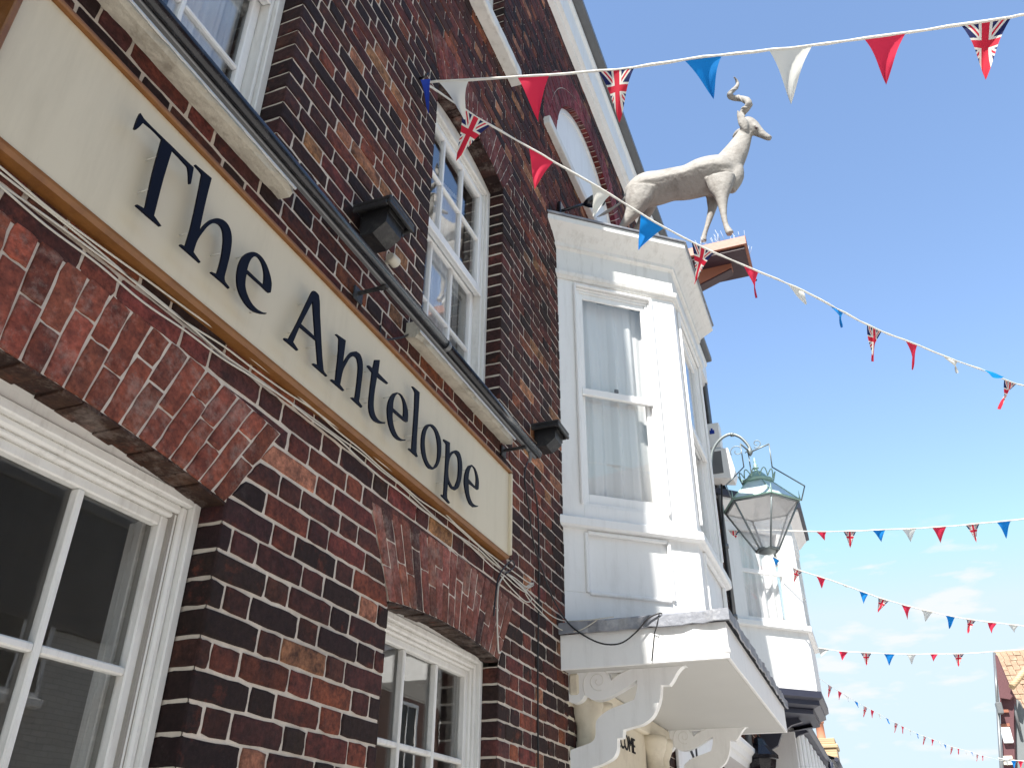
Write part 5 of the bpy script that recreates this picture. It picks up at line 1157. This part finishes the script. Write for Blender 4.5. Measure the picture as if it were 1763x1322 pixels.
# ------------------------------------------------------------------ bunting
FM = {'w': ('flag_white', 'white'), 'r': ('flag_red', 'red'), 'b': ('flag_blue', 'blue'), 'd': ('flag_deep_blue', 'deep blue'), 'u': ('flag_union', 'union flag')}
def pennant(parent, P0, P1, tip, kind, seed, curl=.02):
    rnd = random.Random(seed); n, m = 8, 9; mb = MB(); mb.uv = []; vs = []
    wv = (P1-P0); nrm = wv.cross(tip-(P0+P1)/2).normalized(); ph = rnd.uniform(0, 6.28); am = curl*rnd.uniform(.6, 1.3); bend = rnd.uniform(-1, 1)*curl*1.6
    for j in range(m+1):
        t = j/m
        for i in range(n+1):
            s = i/n; p = (P0+(P1-P0)*s)*(1-t)+tip*t
            side = (1 if s > .5 else -1)
            off = am*math.sin(s*4.2+ph+t*2.5)*t*(1.2-t)*2.2+bend*t*t
            inn_ = wv.normalized()*(.5-s)*math.sin(t*math.pi)*.16*wv.length
            vs.append(p+nrm*off+inn_*(1-t)); mb.uv.append((s*(1-t)+.5*t if kind == 'u' else s, t))
    fs = [(j*(n+1)+i, j*(n+1)+i+1, (j+1)*(n+1)+i+1, (j+1)*(n+1)+i) for j in range(m) for i in range(n)]
    uv = mb.uv; mb.uv = None; mb.raw(vs, fs, sm=True); mb.uv = uv
    return obj('pennant', mb, FM[kind][0], parent, fixn=False, label=FM[kind][1]+' triangular pennant')
def bunting(name, label, flags, model, cordpts, seed, cr=.006, wscale=.155):
    """flags: (u, v, halfwidth px, kind, tipu, tipv, k); model(k)->3-D point giving the depth"""
    t = thing('bunting', label, 'bunting', model(0), 'strings of bunting across the street')
    cord = [];
    for u, v, k in cordpts: cord.append((k, atd(u, v, model(k))))
    for (u, v, hw, kind, tu, tv, k) in flags: cord.append((k, atd(u, v-0, model(k))))
    cord.sort(key=lambda q_: q_[0])
    PT = [p for _, p in cord]
    if seed in (3, 4, 5, 6):          # back to the fixing on the near house
        d_ = PT[0]-PT[1]
        if d_.y > .01 and PT[0].y < -.45: PT = [PT[0]+d_*min(14, (-.42-PT[0].y)/d_.y)]+PT
    if seed in (2, 3, 4, 5, 6):       # on across the street to the far side
        d_ = PT[-1]-PT[-2]; d_.z *= .3; n_ = (-8.5-PT[-1].y)/d_.y
        if 0 < n_ < 60: PT += [PT[-1]+d_*n_*f_+Z*(.9*f_*f_) for f_ in (.33, .66, 1)]
    pts = smooth_path(PT, 5); rr = random.Random(seed)
    jit = [p+Vector((rr.uniform(-1, 1), rr.uniform(-1, 1), rr.uniform(-1, 1)))*cr*.3 for p in pts]
    o = obj('cord', MB().tube(jit, [cr*rr.uniform(.75, 1.2) for _ in jit], 6), 'cord_white', t)
    for i, (u, v, hw, kind, tu, tv, k) in enumerate(flags):
        c = atd(u, v, model(k)); e = .5; T = (atd(*[u, v], model(k+.02))-c)
        ks = [q_ for q_ in cord]; idx = [j for j, q_ in enumerate(cord) if q_[0] == k][0]
        a = cord[max(idx-1, 0)][1]; b = cord[min(idx+1, len(cord)-1)][1]; T = (b-a).normalized()
        # choose half width in metres from the measured half width in pixels
        dpt = (c-CAMP).dot(CF); side = T-CF*T.dot(CF); hwm = hw*dpt/FPX/max(side.length, .35)
        P0, P1 = c-T*hwm-Z*cr*.5, c+T*hwm-Z*cr*.5
        tip = atd(tu, tv, c)
        pennant(t, P0, P1, tip, kind, seed*100+i, .020 if hwm > .05 else .010)
    return t
def quad(P, v, a): P = Vector(P); v = Vector(v); return lambda k: P+v*k+Z*a*k*k
mA = quad((2.51, -.04, 5.03), (.0304, -.3674, -.1257), .00767)
bunting('bunting', 'nearest bunting string from the brick wall to the top right corner', [
    (781, 139, 27, 'w', 797, 205, .5), (918, 131, 27, 'r', 923, 207, 1.5), (1061, 120, 29, 'u', 1068, 213, 2.5), (1210, 99, 30, 'b', 1228, 170, 3.5),
    (1361, 83, 33, 'w', 1362, 178, 4.5), (1523, 62, 31, 'r', 1527, 143, 5.5), (1697, 37, 36, 'u', 1695, 141, 6.5)], mA, [(730, 142, 0), (1800, 20, 7.2), (1990, -12, 8.4), (2700, -150, 12.)], 1, .0062)
mB = quad((2.51, -.04, 5.03), (.2509, -.2141, -.1111), .00531)
bunting('bunting', 'bunting string sloping down from the brick wall past the antelope', [
    (820, 201, 27, 'u', 786, 277, 1), (932, 266, 24, 'r', 918, 328, 2), (1034, 325, 20, 'w', 1021, 373, 3), (1123, 380, 24, 'b', 1100, 430, 4),
    (1210, 426, 22, 'u', 1197, 489, 5), (1293, 462, 15, 'r', 1303, 513, 6), (1368, 494, 17, 'w', 1391, 522, 7), (1440, 531, 15, 'b', 1455, 562, 8),
    (1505, 565, 16, 'u', 1496, 622, 9), (1569, 590, 13, 'r', 1578, 636, 10), (1636, 617, 17, 'w', 1652, 641, 11), (1697, 639, 21, 'b', 1721, 655, 12), (1739, 657, 16, 'u', 1723, 705, 13)], mB,
    [(730, 142, 0), (1763, 664, 13.6), (1820, 678, 14.6), (1900, 690, 16)], 2, .0055)
# the deep blue pennant hanging at the hook
kk = thing('hook_pennant', 'deep blue pennant drooping from the wall hook where two strings meet', 'bunting', (2.51, -.05, 5.0))
mb = MB(); h = aty(731, 133, -.03); mb.tube([h+Vector((0, .04, 0)), h, h+Vector((0, -.02, .02))], .006, 6); obj('hook', mb, 'black_metal', kk)
P0, P1, T_ = aty(724, 138, -.06), aty(741, 136, -.10), aty(737, 200, -.08); pennant(kk, P0, P1, T_, 'd', 77, .03)
mC = quad(CAMP+ray(1262, 912)*12.929, (.0594, -.3932, -.04305), .003115)
bunting('bunting', 'upper far bunting string starting behind the lantern, level across the sky', [
    (1262, 913, 9, 'u', 1264, 941, 0), (1414, 915, 8, 'r', 1420, 930, 3), (1463, 914, 10, 'u', 1464, 943, 4), (1513, 912, 10, 'b', 1517, 932, 5), (1565, 910, 11, 'w', 1569, 934, 6),
    (1617, 907, 11, 'r', 1620, 935, 7), (1674, 902, 11, 'u', 1680, 933, 8), (1728, 897, 11, 'b', 1733, 927, 9)], mC, [(1247, 910, -.3), (1320, 912.5, 1.1), (1763, 893, 9.7), (1880, 875, 11.8), (2000, 860, 14)], 3, .009)
mD = quad(CAMP+ray(1336, 957)*15.877*.8, (.1499*.8, -.3263*.8, -.1763*.8), .006858*.8)
bunting('bunting', 'second far bunting string sloping down right from below the lantern', [
    (1336, 961, 7, 'b', 1336, 975, 0), (1373, 980, 8, 'u', 1367, 1003, 1), (1413, 993, 8, 'r', 1415, 1013, 2), (1452, 1006, 10, 'w', 1460, 1012, 3), (1487, 1019, 8, 'b', 1486, 1038, 4), (1521, 1031, 9, 'u', 1512, 1054, 5),
    (1560, 1042, 8, 'r', 1562, 1066, 6), (1596, 1051, 10, 'w', 1594, 1070, 7), (1636, 1060, 8, 'b', 1636, 1083, 8), (1672, 1066, 8, 'u', 1665, 1089, 9), (1708, 1071, 8, 'r', 1705, 1088, 10), (1744, 1075, 9, 'w', 1747, 1089, 11)], mD, [(1312, 946, -.6), (1763, 1077, 11.6), (1840, 1083, 13.5)], 4, .008)
mE = quad(CAMP+ray(1415, 1115)*18.32, (.0027, -.392, -.0795), .00587)
bunting('bunting', 'third far bunting string running level from the oriel to the tiled roof', [
    (1416, 1116, 10, 'w', 1414, 1130, 0), (1452, 1121, 7, 'r', 1450, 1136, 1), (1491, 1123, 8, 'u', 1492, 1145, 2), (1531, 1125, 8, 'b', 1531, 1145, 3), (1569, 1126, 7, 'w', 1570, 1144, 4), (1608, 1125, 6, 'r', 1607, 1138, 5), (1650, 1125, 8, 'u', 1650, 1147, 6)], mE, [(1400, 1113, -.4), (1688, 1123, 7), (1725, 1120, 8), (1790, 1115, 9.7)], 5, .008)
mF = quad(CAMP+ray(1429, 1180)*26.6, (.3344, -.1948, -.1012), .002117)
FFl = [(1429, 1180), (1446, 1190), (1458, 1198), (1474, 1207), (1490, 1216), (1502, 1222), (1513, 1228), (1527, 1236), (1543, 1244), (1554, 1250), (1566, 1256), (1579, 1262), (1592, 1267), (1606, 1272), (1617, 1276), (1627, 1281), (1639, 1285), (1650, 1288), (1662, 1291), (1673, 1294), (1683, 1298), (1692, 1300)]
fl_ = []
for i, (u, v) in enumerate(FFl):
    kd = 'urwb'[i % 4]; L_ = 20-.4*i if kd == 'u' else (15-.3*i); sw = {'u': -3, 'r': -1, 'w': 5, 'b': 4}[kd]
    fl_.append((u, v, 5.0-.1*i, kd, u+sw*(1-.03*i), v+L_*(1 if kd in 'ur' else .75), i))
bunting('bunting', 'most distant bunting string sagging in small pennants down to the right', fl_, mF, [(1412, 1168, -1), (1710, 1305, 24), (1730, 1309, 26)], 6, .006)
mG = lambda k: atx(1730+k*8, 1306+k*.9, 33.)+Vector((0, 0, 0))
bunting('bunting', 'short bunting string low in front of the tiled house', [(1733, 1307, 3, 'w', 1735, 1318, .4), (1745, 1308, 4, 'b', 1746, 1322, 1.9), (1757, 1309, 4, 'r', 1757, 1321, 3.3)], mG, [(1718, 1304, -1.4), (1790, 1313, 7.4)], 7, .012)

# ------------------------------------------------------------------ light and sky
EL = math.atan2(1, math.hypot(.74, .048)); sd = Vector((-.74, .048, 1)).normalized()     # towards the sun
sun_d = bpy.data.lights.new('sun', 'SUN'); sun_d.energy = 5.0; sun_d.angle = rad(.53); sun_d.color = (1, .96, .9)
sun = bpy.data.objects.new('sun', sun_d); COL.objects.link(sun); sun.rotation_euler = sd.to_track_quat('Z', 'Y').to_euler()
wd = bpy.data.worlds.new('World'); S.world = wd; wd.use_nodes = True; N = wd.node_tree.nodes; L = wd.node_tree.links; bg = N['Background']
sky = N.new('ShaderNodeTexSky'); sky.sky_type = 'NISHITA'; sky.sun_disc = False; sky.sun_elevation = math.asin(sd.z)
sky.sun_rotation = math.atan2(sd.x, sd.y); sky.air_density = 1.0; sky.dust_density = .15; sky.ozone_density = 1.3
tc = N.new('ShaderNodeTexCoord'); mp = N.new('ShaderNodeMapping'); mp.inputs['Scale'].default_value = (6.5, 6.5, 24.0); mp.inputs['Location'].default_value = (1.3, .4, .2)
nz = N.new('ShaderNodeTexNoise'); nz.inputs['Scale'].default_value = 2.3; nz.inputs['Detail'].default_value = 7; nz.inputs['Roughness'].default_value = .5
L.new(tc.outputs['Generated'], mp.inputs['Vector']); L.new(mp.outputs['Vector'], nz.inputs['Vector'])
cr_ = N.new('ShaderNodeMapRange'); cr_.inputs['From Min'].default_value = .56; cr_.inputs['From Max'].default_value = .68; cr_.inputs['To Max'].default_value = .8; L.new(nz.outputs['Fac'], cr_.inputs['Value'])
sep = N.new('ShaderNodeSeparateXYZ'); L.new(tc.outputs['Generated'], sep.inputs[0])
el = N.new('ShaderNodeMapRange'); el.inputs['From Min'].default_value = .335; el.inputs['From Max'].default_value = .29; L.new(sep.outputs['Z'], el.inputs['Value'])
ml = N.new('ShaderNodeMath'); ml.operation = 'MULTIPLY'; L.new(cr_.outputs['Result'], ml.inputs[0]); L.new(el.outputs['Result'], ml.inputs[1])
mx = N.new('ShaderNodeMix'); mx.data_type = 'RGBA'; mx.inputs['B'].default_value = (3.0, 3.05, 3.2, 1); L.new(ml.outputs[0], mx.inputs['Factor']); mn_ = N.new('ShaderNodeVectorMath'); mn_.operation = 'MINIMUM'; mn_.inputs[1].default_value = (2.35, 2.88, 3.25)
L.new(sky.outputs['Color'], mn_.inputs[0]); L.new(mn_.outputs['Vector'], mx.inputs['A'])
L.new(mx.outputs['Result'], bg.inputs['Color']); bg.inputs['Strength'].default_value = .14
S.view_settings.view_transform = 'Standard'; S.view_settings.look = 'None'; S.view_settings.gamma = 1; S.view_settings.exposure = 1.22
S.render.engine = 'CYCLES'; S.cycles.max_bounces = 8; S.cycles.transparent_max_bounces = 16
S.render.resolution_x = 1024; S.render.resolution_y = 767
